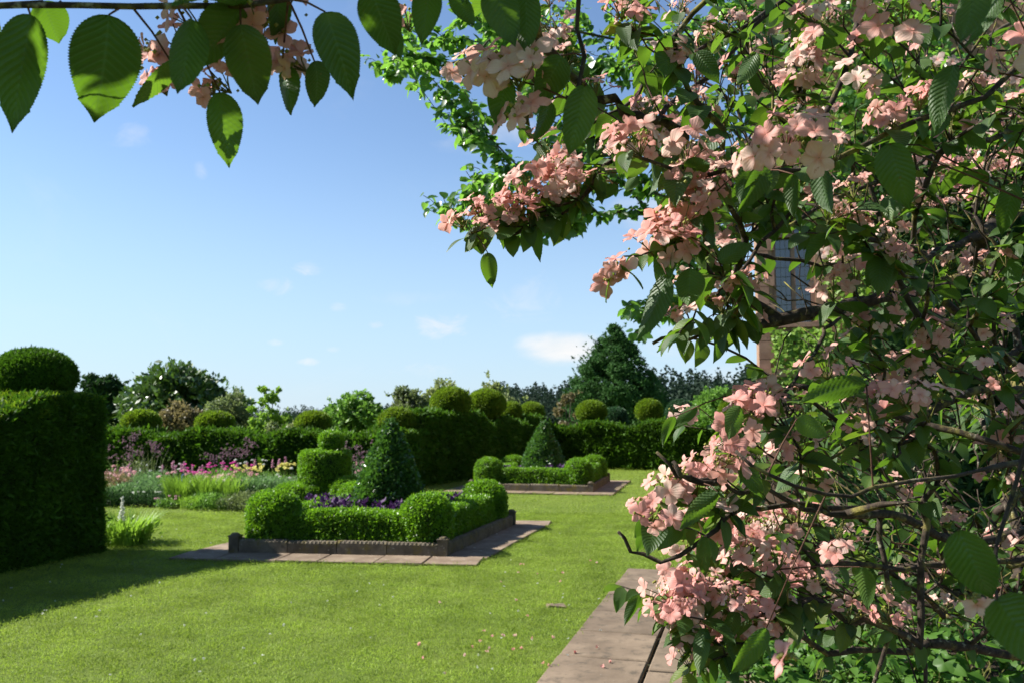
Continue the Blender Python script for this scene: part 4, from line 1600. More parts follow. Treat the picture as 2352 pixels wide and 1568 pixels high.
root.rotation_euler.z = -math.radians(15.5)
wx0 = hx0 + .24
wx1 = hx0 + .98
wz0 = P(1800, 742, HD).z
wz1 = wz0 + 2.6
WINS = [(wx0, wx1, wz0, wz1), (wx0 + 3.2, wx1 + 3.2, wz0, wz1), (wx0, wx1, .9, 2.5), (wx0 + 3.2, wx1 + 3.2, .9, 2.5)]
# front wall built round the window openings
xs = [hx0 + .002, wx0, wx1, wx0 + 3.2, wx1 + 3.2, hx1]
zs = [0, .9, 2.5, wz0, wz1, hz]
v, f = [], []
for i in range(len(xs) - 1):
    for j in range(len(zs) - 1):
        if i in (1, 3) and j in (1, 3):
            continue
        add_box(v, f, (xs[i] + xs[i + 1]) / 2, HD + .2, (zs[j] + zs[j + 1]) / 2, (xs[i + 1] - xs[i]) / 2, .2, (zs[j + 1] - zs[j]) / 2)
link('wall', mk('wall', v, f, M['stone']), root)
box_part('side_wall', hx0, hx0 + .4, HD + .402, HD + 7, 0, hz, M['stone'], root)
box_part('side_wall', hx1 - .4, hx1, HD + .402, HD + 7, 0, hz, M['stone'], root)
box_part('back_wall', hx0 + .402, hx1 - .402, HD + 6.6, HD + 7, 0, hz, M['stone'], root)
# corner stones, alternately long and short
zc = 0.0
k = 0
while zc < hz - .1:
    hh = .33
    ww = .30 if k % 2 == 0 else .20
    if not (P(0, 868, HD).z - .2 < zc + hh / 2 < P(0, 868, HD).z + .15):
        box_part('corner_stone', hx0 - .02, hx0 - .02 + ww, HD - .02, HD + .3, zc + .006, zc + hh - .006, M['dress'], root)
    zc += hh
    k += 1
zcor = P(0, 858, HD).z
box_part('string_course', hx0 - .14, hx1 + .1, HD - .14, HD - .022, zcor - .05, zcor + .09, M['stone'], root)
box_part('string_course', hx0 - .09, hx1 + .1, HD - .09, HD - .022, zcor - .16, zcor - .052, M['stone'], root)
for (a, b, c_, d_) in WINS:
    fr_ = box_part('window', a, b, HD + .20, HD + .24, c_, d_, M['glass'], root)
    w3 = (b - a)
    mu = .07
    for xx in (a + mu / 2, a + w3 / 2, b - mu / 2):
        box_part('mullion', xx - mu / 2, xx + mu / 2, HD + .05, HD + .197, c_ + .002, d_ - .002, M['dress'], fr_)
    for zz in (c_ + (d_ - c_) * .62,):
        for (p, q) in ((a + mu + .002, a + w3 / 2 - mu / 2 - .002), (a + w3 / 2 + mu / 2 + .002, b - mu - .002)):
            box_part('transom', p, q, HD + .06, HD + .195, zz - .035, zz + .035, M['dress'], fr_)
    # leading
    v, f = [], []
    for (p, q) in ((a + mu, a + w3 / 2 - mu / 2), (a + w3 / 2 + mu / 2, b - mu)):
        nn = max(3, int((q - p) / .13))
        for i in range(1, nn):
            xx = p + (q - p) * i / nn
            add_box(v, f, xx, HD + .193, (c_ + d_) / 2, .005, .004, (d_ - c_) / 2 - .01)
        nz_ = int((d_ - c_) / .17)
        for i in range(1, nz_):
            zz = c_ + (d_ - c_) * i / nz_
            add_box(v, f, (p + q) / 2, HD + .188, zz, (q - p) / 2, .004, .005)
    link('leading', mk('leading', v, f, M['lead']), fr_)
    box_part('sill', a - .08, b + .08, HD - .06, HD + .19, c_ - .09, c_ - .003, M['dress'], fr_)
# roof
v = [(hx0 - .3, HD - .3, hz), (hx1 + .3, HD - .3, hz), (hx1 + .3, HD + 3.5, hz + 2.8), (hx0 - .3, HD + 3.5, hz + 2.8), (hx0 - .3, HD + 7.3, hz), (hx1 + .3, HD + 7.3, hz)]
link('roof', mk('roof', v, [(0, 1, 2, 3), (3, 2, 5, 4), (0, 3, 4), (1, 5, 2)], M['slate']), root)
# ivy on the wall
ivy = empty('wall_ivy', (hx0, HD, 0), 'bright green ivy climbing the sandstone house below the leaded window', 'climber')
ivy.rotation_euler.z = -math.radians(15.5)
sp = Soup()


def ivy_patch(sp, x0, x1, z0, z1, n, seed, size=.085):
    g = np.random.default_rng(seed)
    px = g.uniform(x0, x1, n)
    pz = g.uniform(z0, z1, n)
    bump = np.array([.10 + .10 * noise.noise(Vector((float(a) * 1.7, float(b) * 1.7, 0))) for a, b in zip(px, pz)])
    py = HD - .03 - np.clip(bump, .02, .3) * g.uniform(.3, 1, n)
    edge = np.minimum.reduce([px - x0, x1 - px, pz - z0, z1 - pz])
    keep = edge > g.uniform(0, .16, n)
    px, py, pz = px[keep], py[keep], pz[keep]
    m = len(px)
    pos = np.stack([px, py, pz], 1)
    ax = np.stack([g.normal(size=m) * .5, -.5 * np.ones(m) + g.normal(size=m) * .2, -1 + g.normal(size=m) * .3], 1)
    ax /= np.linalg.norm(ax, axis=1)[:, None]
    sd = np.cross(ax, np.stack([g.normal(size=m) * .4, -np.ones(m), .5 + g.normal(size=m) * .3], 1))
    sd /= np.linalg.norm(sd, axis=1)[:, None]
    L = (size * g.uniform(.6, 1.3, m))[:, None]
    vv = np.stack([pos - ax * L * .4, pos + sd * L * .5, pos + ax * L * .6, pos - sd * L * .5], 1).reshape(-1, 3)
    sp.add(vv, np.arange(m * 4).reshape(-1, 4), np.tile(np.array([[.5, 0], [1, .5], [.5, 1], [0, .5]], np.float32), (m, 1)), np.repeat(g.random(m), 4))


ivy_patch(sp, wx0 - .08, hx1, zcor - .3, wz0 - .10, 9000, 1)
ivy_patch(sp, wx1 + .10, wx0 + 3.1, wz0 - .2, hz - .4, 8000, 2)
ivy_patch(sp, hx0 + .5, hx1, 0, zcor - .3, 5000, 3)
link('leaves', sp.mesh('leaves', M['p_lime'], False), ivy)['kind'] = 'stuff'
vv, ff = [], []
for i in range(9):
    x = wx0 + .3 + i * .75
    pts = [(x + .1 * math.sin(k * 1.3 + i), HD - .03, .1 + k * .75) for k in range(8)]
    pts = [p for p in pts if p[2] < wz0 - .2]
    tube(vv, ff, pts, [.03 - .003 * k for k in range(len(pts))], 5)
link('stem', mk('stem', vv, ff, M['trunk']), ivy)


# ------------------------------------------------------------------ branching plants
class Branching:
    """nodes with parents; every grown chain is one branch"""
    def __init__(self, seed):
        self.r = random.Random(seed)
        self.pos, self.par, self.kids, self.fix = [], [], [], []
        self.chains = []

    def node(self, p, parent, fix=None):
        self.pos.append(Vector(p))
        self.par.append(parent)
        self.kids.append([])
        self.fix.append(fix)
        i = len(self.pos) - 1
        if parent is not None:
            self.kids[parent].append(i)
        return i

    def polyline(self, pts, step=.07, attach=None, r0=None, wob=.006, info=None):
        """resampled, slightly crooked chain through the points"""
        out = []
        idx = attach
        # Catmull-Rom
        q = [Vector(p) for p in pts]
        dense = []
        for i in range(len(q) - 1):
            p0 = q[max(0, i - 1)]
            p1, p2 = q[i], q[i + 1]
            p3 = q[min(len(q) - 1, i + 2)]
            n = max(2, int((p2 - p1).length / step))
            for k in range(n):
                t = k / n
                dense.append(.5 * ((2 * p1) + (-p0 + p2) * t + (2 * p0 - 5 * p1 + 4 * p2 - p3) * t * t + (-p0 + 3 * p1 - 3 * p2 + p3) * t ** 3))
        dense.append(q[-1])
        start = 1 if attach is not None else 0
        for k, p in enumerate(dense[start:]):
            w = wob if 0 < k < len(dense) - 2 else 0
            p = p + Vector((self.r.gauss(0, w), self.r.gauss(0, w), self.r.gauss(0, w)))
            idx = self.node(p, idx)
            out.append(idx)
        ch = dict(nodes=([attach] if attach is not None else []) + out, info=info or {})
        self.chains.append(ch)
        return out

    def grow(self, tip, sag=.10, info=None, wob=.008, step=.07, bias=.9):
        tip = Vector(tip)
        A = np.array([tuple(p) for p in self.pos])
        d = np.linalg.norm(A - np.array(tip), axis=1)
        root = np.array(self.pos[0])
        v1 = A - root
        v2 = np.array(tip) - A
        dot = (v1 * v2).sum(1) / (np.linalg.norm(v1, axis=1) * np.linalg.norm(v2, axis=1) + 1e-6)
        cost = d * (1 + bias * (1 - dot)) + (d < .10) * 5
        n = int(np.argmin(cost))
        a = self.pos[n]
        L = (tip - a).length
        mid = (a + tip) / 2 + Vector((self.r.gauss(0, .09) * L, self.r.gauss(0, .09) * L, sag * L * self.r.uniform(.2, 1.3)))
        return self.polyline([a, mid, tip], step, n, wob=wob, info=info)

    def radii(self, tipr, power=2.4, rmax=.05):
        R = [0.0] * len(self.pos)
        for i in range(len(self.pos) - 1, -1, -1):
            if not self.kids[i]:
                R[i] = tipr
            else:
                R[i] = min(rmax, (sum(R[k] ** power for k in self.kids[i])) ** (1 / power) + tipr * .02)
        return R


def orient(base, d, n):
    """matrix whose Y runs along d and whose Z is close to n"""
    y = Vector(d).normalized()
    z = Vector(n)
    z = z - y * z.dot(y)
    if z.length < 1e-4:
        z = y.orthogonal()
    z.normalize()
    x = y.cross(z)
    m = Matrix((x, y, z)).transposed().to_4x4()
    m.translation = base
    return m


# ---- viburnum leaf: unit length along Y, ribbed, toothed, drooping
def vib_leaf_arrays(nrow, ncol, seed, width=.62, ribs=11, droop=.22, fold=.10, rib_amp=.010, teeth=.03):
    r = random.Random(seed)
    tw = r.uniform(-.3, .3)
    dr = droop * r.uniform(.2, 2.2)
    fo = fold * r.uniform(.3, 3.2)
    asym = r.uniform(-.05, .05)
    v, uv = [], []
    for i in range(nrow + 1):
        t = i / nrow
        # broad ovate blade with a drawn-out tip
        w = (math.sin(math.pi * min(1, t ** .72)) ** .72) * (1 - .55 * max(0, t - .82) / .18) if 0 < t < 1 else 0
        w *= width / 2 * (1.03 - .12 * t)
        ph = (t * ribs * 3) % 1.0
        for j in range(-ncol, ncol + 1):
            u = j / ncol
            ww = w * (1 + (teeth * (ph - .5) * 2 if abs(j) == ncol and nrow > 20 else 0) + asym * (1 if j > 0 else -1))
            s = t - .22 * abs(u)
            x = u * ww
            y = t - .03 * abs(u) ** 2 * 0
            z = fo * abs(x) - dr * t * t + rib_amp * math.cos(2 * math.pi * ribs * s) * min(1, abs(u) * 3) + .02 * math.sin(5 * t + 3 * u + seed)
            x += tw * .12 * t * t
            v.append((x, y, z))
            uv.append((u * .5 + .5, t))
    nc = 2 * ncol + 1
    f = []
    for i in range(nrow):
        for j in range(nc - 1):
            a = i * nc + j
            f.append((a, a + 1, a + nc + 1, a + nc))
    return np.array(v, np.float32), np.array(f), np.array(uv, np.float32)


NV = 7
LEAF_HI = [vib_leaf_arrays(78, 5, i, ribs=13, rib_amp=.0085, teeth=.055) for i in range(NV)]
LEAF_MD = [vib_leaf_arrays(22, 2, i + 20, rib_amp=.0) for i in range(NV)]
LEAF_LO = [vib_leaf_arrays(7, 1, i + 40, rib_amp=0) for i in range(NV)]
for lst, nm in ((LEAF_HI, 'hi'), (LEAF_MD, 'md')):
    pass
leaf_hi_me = [mk('leaf', a[0], a[1], M['vib_leaf'], True, a[2], (i + .5) / NV * .8) for i, a in enumerate(LEAF_HI)]
leaf_md_me = [mk('leaf', a[0], a[1], M['vib_leaf'], True, a[2], (i + .5) / NV) for i, a in enumerate(LEAF_MD)]


# ---- sterile floret: five rounded unequal petals, unit diameter, facing +Z
def floret_arrays(nr, nc, seed, stem=True):
    r = random.Random(seed)
    v, f, uv = [], [], []
    np_ = 5 if r.random() < .8 else 4
    a0 = r.uniform(0, 6)
    cup = r.uniform(.05, .45)
    for p in range(np_):
        a = a0 + 2 * math.pi * p / np_ + r.uniform(-.12, .12)
        L = .5 * r.uniform(.72, 1.12)
        W = L * r.uniform(.62, .92)
        tilt = cup + r.uniform(-.45, .5)
        ruf = r.uniform(0, 6)
        ca, sa = math.cos(a), math.sin(a)
        k0 = len(v)
        for i in range(nr + 1):
            t = i / nr
            w = W * (.12 + .88 * math.sin(math.pi * min(1, (t * .80) ** 1.15 + .02)) ** .8) * (1 if t < .99 else .62)
            for j in range(-nc, nc + 1):
                u = j / nc
                x = u * w / 2
                y = t * L * (1 - .16 * u * u * t) + .012
                if i == nr and j == 0:
                    y *= .955          # shallow notch
                z = tilt * y * .7 + .22 * abs(x) * (1 if p % 2 else -.5) + .035 * math.sin(ruf + t * 5 + u * 2.5) * t - .25 * max(0, t - .6) ** 2
                v.append((x * ca - y * sa, x * sa + y * ca, z))
                uv.append((u * .5 + .5, t))
        n = 2 * nc + 1
        for i in range(nr):
            for j in range(n - 1):
                b = k0 + i * n + j
                f.append((b, b + 1, b + n + 1, b + n))
    return np.array(v, np.float32), np.array(f), np.array(uv, np.float32)


NF = 10
FL_HI = [floret_arrays(7, 3, i) for i in range(NF)]
FL_LO = [floret_arrays(3, 1, i + 30) for i in range(NF)]
floret_me = [mk('floret', a[0], a[1], M['petal'], True, a[2], (i * .37 % 1)) for i, a in enumerate(FL_HI)]


def xform(a, M4, scale):
    v = a * np.asarray(scale, np.float32)
    R = np.array(M4.to_3x3(), np.float32)
    return v @ R.T + np.array(M4.translation, np.float32)


# ================================================================== the viburnum
VB = Branching(5)
vib_origin = Vector((1.95, 2.5, 0))
vib = empty('viburnum_shrub', vib_origin, 'large pink-flowering shrub filling the right side, its branches arching over the view', 'shrub')
trunk_nodes = VB.polyline([(1.95, 2.5, -.05), (1.92, 2.48, .5), (1.90, 2.42, 1.0), (1.88, 2.35, 1.5)], .1, wob=.01, info=dict(bare=True))
for q in ([(1.9, 2.45, .3), (1.6, 2.2, 1.0), (1.45, 1.95, 1.7), (1.5, 1.6, 2.4)], [(1.9, 2.45, .4), (2.2, 2.9, 1.3), (2.1, 3.0, 2.2), (1.7, 2.9, 2.9)],
          [(1.9, 2.45, .6), (1.75, 2.0, 1.2), (1.50, 1.5, 1.7), (1.30, 1.1, 2.1)]):
    VB.polyline(q, .1, attach=trunk_nodes[4], wob=.012, info=dict(bare=True))

# branches traced from the picture: (points (x, y, distance)), leafy or bare
TR = [
    ([(2500, -60, 1.25), (2000, -190, 1.05), (1400, -170, .9), (1000, -95, .80), (780, -22, .76), (550, 4, .74), (300, 13, .73), (60, 19, .72), (-60, 8, .71)], 'bare'),
    ([(1400, -170, .9), (1340, -60, .86), (1327, 60, .86), (1330, 190, .86), (1300, 225, .86)], 'bare'),
    ([(2500, 60, 1.5), (2352, 126, 1.4), (2272, 216, 1.35), (2056, 299, 1.3), (1912, 371, 1.25), (1829, 389, 1.22), (1680, 392, 1.2), (1552, 388, 1.2), (1440, 350, 1.2)], 'twig'),
    ([(2560, 100, 2.2), (2352, 281, 2.1), (2164, 342, 2.0), (2092, 389, 1.95), (1923, 454, 1.9), (1760, 540, 1.8)], 'bare'),
    ([(2300, -250, 2.0), (2040, -120, 1.9), (1804, 0, 1.8), (1732, 47, 1.75), (1552, 144, 1.7), (1484, 180, 1.65), (1430, 245, 1.6), (1345, 295, 1.6)], 'twig'),
    ([(2300, -200, 2.1), (1900, -60, 2.0), (1754, 36, 1.95), (1635, 169, 1.9), (1552, 223, 1.85), (1480, 330, 1.7), (1419, 362, 1.6), (1369, 403, 1.55), (1333, 464, 1.52), (1264, 500, 1.5), (1180, 540, 1.5)], 'twig'),
    ([(2300, -150, 1.8), (2100, -60, 1.75), (1995, 0, 1.7), (1948, 126, 1.65), (1912, 230, 1.65), (1860, 340, 1.6), (1820, 480, 1.55), (1740, 560, 1.5), (1690, 640, 1.45), (1640, 690, 1.45)], 'bare'),
    ([(2500, 420, 2.3), (2352, 478, 2.1), (2251, 534, 2.0), (2131, 594, 1.9), (2035, 650, 1.8), (1911, 746, 1.65), (1891, 766, 1.6), (1843, 850, 1.55), (1799, 902, 1.5), (1780, 960, 1.48)], 'bare'),
    ([(2200, 640, 2.1), (2050, 680, 1.9), (1899, 714, 1.7), (1743, 746, 1.6), (1619, 768, 1.5), (1560, 772, 1.5), (1499, 788, 1.5)], 'bare'),
    ([(2400, 640, 2.4), (2250, 600, 2.3), (2131, 585, 2.2), (2011, 552, 2.1), (1875, 538, 2.0)], 'bare'),
    ([(2500, 1080, 1.3), (2352, 1065, 1.2), (2183, 1099, 1.12), (2015, 1123, 1.08), (1895, 1133, 1.06), (1765, 1085, 1.04), (1689, 1034, 1.04)], 'bare'),
    ([(2250, 1240, 1.9), (2050, 1180, 1.7), (1847, 1170, 1.5), (1760, 1120, 1.4), (1700, 1130, 1.38), (1655, 1099, 1.36), (1600, 1094, 1.35), (1559, 1087, 1.35), (1508, 1036, 1.34)], 'bare'),
    ([(1655, 1099, 1.36), (1612, 1108, 1.35), (1560, 1085, 1.34), (1545, 1058, 1.34)], 'bare'),
    ([(2100, 1190, 1.8), (1900, 1160, 1.6), (1750, 1160, 1.5), (1684, 1176, 1.45), (1640, 1215, 1.42), (1597, 1250, 1.4), (1520, 1288, 1.4), (1453, 1257, 1.4), (1420, 1219, 1.4)], 'bare'),
    ([(2500, 1270, 2.0), (2352, 1281, 1.9), (2200, 1296, 1.8), (2039, 1301, 1.7), (1847, 1303, 1.6)], 'bare'),
    ([(2020, 1180, 1.7), (2025, 1233, 1.7), (2039, 1339, 1.7), (2034, 1473, 1.7), (1990, 1620, 1.7)], 'bare'),
    ([(2110, 1150, 1.5), (2116, 1281, 1.5), (2108, 1420, 1.5), (2125, 1530, 1.5), (2120, 1660, 1.5)], 'bare'),
    ([(2400, 1500, 2.2), (2200, 1480, 2.0), (2060, 1490, 1.9), (1900, 1500, 1.8)], 'bare'),
    ([(2500, -100, 1.0), (2460, 300, .95), (2400, 700, .9), (2330, 1100, .85), (2280, 1340, .8)], 'bare'),
    ([(2352, 870, 1.9), (2230, 900, 1.8), (2120, 960, 1.75), (2000, 1010, 1.7), (1880, 1060, 1.6)], 'bare'),
]
for pts, kind in TR:
    pp = [P(*p) for p in pts]
    # attach the thick end to the nearest existing node
    A = np.array([tuple(p) for p in VB.pos])
    n = int(np.argmin(np.linalg.norm(A - np.array(pp[0]), axis=1)))
    VB.polyline([VB.pos[n]] + pp, .05, attach=n, wob=.0035, info=dict(bare=kind == 'bare', traced=True, leafy=kind == 'twig'))


def inside(poly, x, y):
    c = False
    j = len(poly) - 1
    for i in range(len(poly)):
        xi, yi = poly[i]
        xj, yj = poly[j]
        if ((yi > y) != (yj > y)) and (x < (xj - xi) * (y - yi) / (yj - yi) + xi):
            c = not c
        j = i
    return c


# places of particular flower heads at the rim (x, y, distance)
RIM = [(1075, 545, 1.5), (1105, 520, 1.5), (1150, 505, 1.5), (1195, 470, 1.5), (1230, 440, 1.52), (1275, 415, 1.55), (1215, 520, 1.5), (1290, 385, 1.6), (1180, 540, 1.5),
       (1420, 615, 1.15), (1515, 600, 1.2), (1560, 555, 1.2), (1600, 480, 1.2), (1575, 395, 1.2), (1640, 445, 1.2), (1590, 530, 1.25), (1660, 620, 1.4), (1540, 340, 1.6),
       (1470, 140, 1.5), (1430, 55, 1.3), (1560, 30, 1.6), (1700, 90, 1.6), (1600, 240, 1.7), (1690, 180, 1.7), (1470, 310, 1.6), (1840, 190, 1.4), (1870, 60, 1.4), (1300, 120, 1.5),
       (1340, 320, 1.8), (1250, 350, 1.8), (1290, 300, 1.7), (1180, 260, 1.8),
       (1690, 900, 1.45), (1725, 950, 1.4), (1760, 930, 1.45), (1570, 975, 1.9), (1625, 975, 1.9), (1680, 1040, 1.35), (1640, 1075, 1.4), (1665, 990, 1.6), (1750, 850, 1.7),
       (1480, 1190, 1.4), (1530, 1155, 1.4), (1575, 1130, 1.4), (1620, 1115, 1.45), (1600, 1190, 1.5),
       (1430, 1345, 1.6), (1500, 1370, 1.5), (1535, 1395, 1.45), (1565, 1355, 1.45), (1575, 1430, 1.45), (1530, 1420, 1.5), (1600, 1310, 1.5), (1640, 1390, 1.5), (1590, 1490, 1.5), (1650, 1450, 1.6),
       (1660, 1270, 1.5), (1620, 1250, 1.6), (1700, 1340, 1.6), (1590, 1545, 1.5), (1720, 1230, 1.7),
       (1915, 690, 1.45), (1965, 660, 1.5), (2000, 800, 1.5), (1900, 870, 1.3), (2060, 690, 1.8), (2080, 930, 1.25), (2130, 960, 1.3), (1880, 610, 2.2), (1900, 600, 2.2),
       (1950, 1430, 1.5), (1840, 1090, 1.5), (1820, 1200, 1.7), (1950, 950, 1.3), (2300, 1100, 1.6), (2140, 800, 1.6)]
# the far sunny band of blossom
band = random.Random(21)
for i in range(46):
    t = band.random()
    x = 1925 + 430 * t
    y = 560 - 230 * t + band.gauss(0, 38)
    RIM.append((x, y, band.uniform(2.5, 3.1)))
rr_ = random.Random(77)
tips = []
for (x, y, d) in RIM:
    tips.append((x, y, d, dict(rim=True)))
POLY = [
    # polygon, number, near, far, flower probability, leafiness
    ([(1080, -60), (1090, 60), (1230, 260), (1350, 330), (1420, 400), (1480, 520), (1560, 600), (1680, 620), (1740, 560), (1900, 540), (2400, 540), (2400, -60)], 225, 1.3, 2.9, .17, .85),
    ([(1900, 560), (1960, 720), (1850, 850), (1760, 930), (1680, 1000), (1650, 1090), (1600, 1150), (1590, 1230), (1700, 1120), (2400, 1000), (2400, 540)], 200, 1.35, 3.6, .12, .75),
    ([(1650, 1180), (1570, 1270), (1520, 1360), (1590, 1440), (1640, 1520), (1760, 1480), (1820, 1330), (1850, 1150)], 50, 1.4, 2.2, .5, 1.0),
    ([(1850, 1150), (1780, 1350), (1760, 1480), (2100, 1420), (2400, 1420), (2400, 1050)], 210, 1.8, 3.6, .05, .5),
    ([(1560, 640), (1520, 760), (1620, 800), (1740, 740), (1760, 620)], 12, 1.3, 1.7, .3, .8),
]
for poly, n, d0, d1, fp, lf in POLY:
    xs_ = [p[0] for p in poly]
    ys_ = [p[1] for p in poly]
    k = 0
    while k < n:
        x, y = rr_.uniform(min(xs_), max(xs_)), rr_.uniform(min(ys_), max(ys_))
        if not inside(poly, x, y):
            continue
        if 1740 < x < 1880 and 600 < y < 860 and rr_.random() < .55:
            continue                      # the gap through which the house shows
        tips.append((x, y, rr_.uniform(d0, d1), dict(fp=fp, lf=lf)))
        k += 1
# the crown goes on unseen above the picture and shades the right side
for i in range(36):
    tips.append((rr_.uniform(1350, 2750), rr_.uniform(-620, -90), rr_.uniform(1.1, 2.8), dict(fp=.25, lf=1.0)))
root_p = Vector((1.7, 2.2, 1.5))
tl = [(P(x, y, d), inf) for (x, y, d, inf) in tips]
for i in range(150):  # unseen leafy tips added overhead to shade the nearest leaves
    y = rr_.uniform(.42, 1.12)
    tl.append((Vector((rr_.uniform(-1.15, 1.2), y, EYE + .506 * y + rr_.uniform(.19, .60))), dict(fp=.2, lf=1.2)))
for i in range(17):  # unseen leafy tips left of the frame, added to block sun from the hanging leaves
    tl.append((Vector((rr_.uniform(-1.05, -.52), rr_.uniform(.66, .98), rr_.uniform(1.98, 2.55))), dict(fp=.1, lf=1.3)))
tl.sort(key=lambda q: (q[0] - root_p).length)
for p, inf in tl:
    VB.grow(p, .10, info=inf, wob=.005)
# fine bare twigs in the dim inside of the bush
for i in range(330):
    x, y = rr_.uniform(1700, 2420), rr_.uniform(930, 1480)
    VB.grow(P(x, y, rr_.uniform(1.5, 3.1)), .02, info=dict(bare=True), wob=.006, bias=.6)
for i in range(260):
    x, y = rr_.uniform(1500, 2420), rr_.uniform(-40, 950)
    if x - 1500 < (y - 300) * .6:
        continue
    VB.grow(P(x, y, rr_.uniform(1.4, 3.0)), .02, info=dict(bare=True), wob=.006, bias=.6)
VR = VB.radii(.0015, 2.25, .022)
VR = [min(q, .0028) if VB.pos[i].y < 1.12 else q for i, q in enumerate(VR)]
for ch in VB.chains:
    if ch['info'].get('traced'):
        m = len(ch['nodes'])
        for k, i in enumerate(ch['nodes'][1:]):
            t = k / m
            thick = .0062 if VB.pos[i].y > 1.15 else .0029
            if VB.pos[i].y < 1.12:
                VR[i] = min(VR[i], .0028)
            VR[i] = max(VR[i], thick * (1 - t) ** .8 + .0020 * t)

leaves, heads = [], []          # (matrix, length, width factor), (position, up)
g7 = random.Random(17)


def add_leaf(base, d, n, L, w=1.0, hero=False):
    leaves.append((orient(base, d, n), L, w, hero))


def add_head(p, up, n_fl, rad, size, hero=False):
    heads.append((Vector(p), Vector(up).normalized(), n_fl, rad, size, hero))


for ch in VB.chains:
    inf = ch['info']
    if inf.get('bare'):
        continue
    nd = ch['nodes']
    rim = inf.get('rim')
    lf = inf.get('lf', 1.0)
    fp = inf.get('fp', .9)
    depth = VB.pos[nd[-1]].y
    take = nd[-7:] if not inf.get('leafy') else nd[-16:]
    for k, i in enumerate(take):
        p = VB.pos[i]
        last = (k == len(take) - 1)
        if not last and (len(take) - 1 - k) % 2 == 1 and g7.random() < .5:
            continue
        px, py = project(p)
        prev = VB.pos[VB.par[i]] if VB.par[i] is not None else p
        d = (p - prev)
        if d.length < 1e-4:
            continue
        d.normalize()
        sidev = d.cross(Vector((0, 0, 1)))
        if sidev.length < 1e-3:
            continue
        sidev.normalize()
        L0 = .056 if depth > 1.1 else .080
        for s in (-1, 1):
            if g7.random() > .80 * lf + (.15 if last else 0):
                continue
            q = (sidev * s * g7.uniform(.5, 1.1) + d * g7.uniform(.1, .8) + Vector((0, 0, g7.uniform(-1.1, .05))))
            L = L0 * g7.uniform(.6, 1.15) * (.8 if last else 1)
            nn = Vector((0, 0, 1)) * .8 + sidev * s * .4 + Vector((g7.gauss(0, .35), g7.gauss(0, .35), 0))
            add_leaf(p, q, nn, L, g7.uniform(.85, 1.15))
        if g7.random() < (fp if not rim else .95) * (.85 if last else .26):
            up = Vector((g7.gauss(0, .25) - .15, g7.gauss(0, .25) - .28, 1))
            b = p + up.normalized() * g7.uniform(.02, .04)
            add_head(b, up, g7.randint(3, 6), g7.uniform(.026, .040), g7.uniform(.032, .045) if rim else g7.uniform(.027, .040))

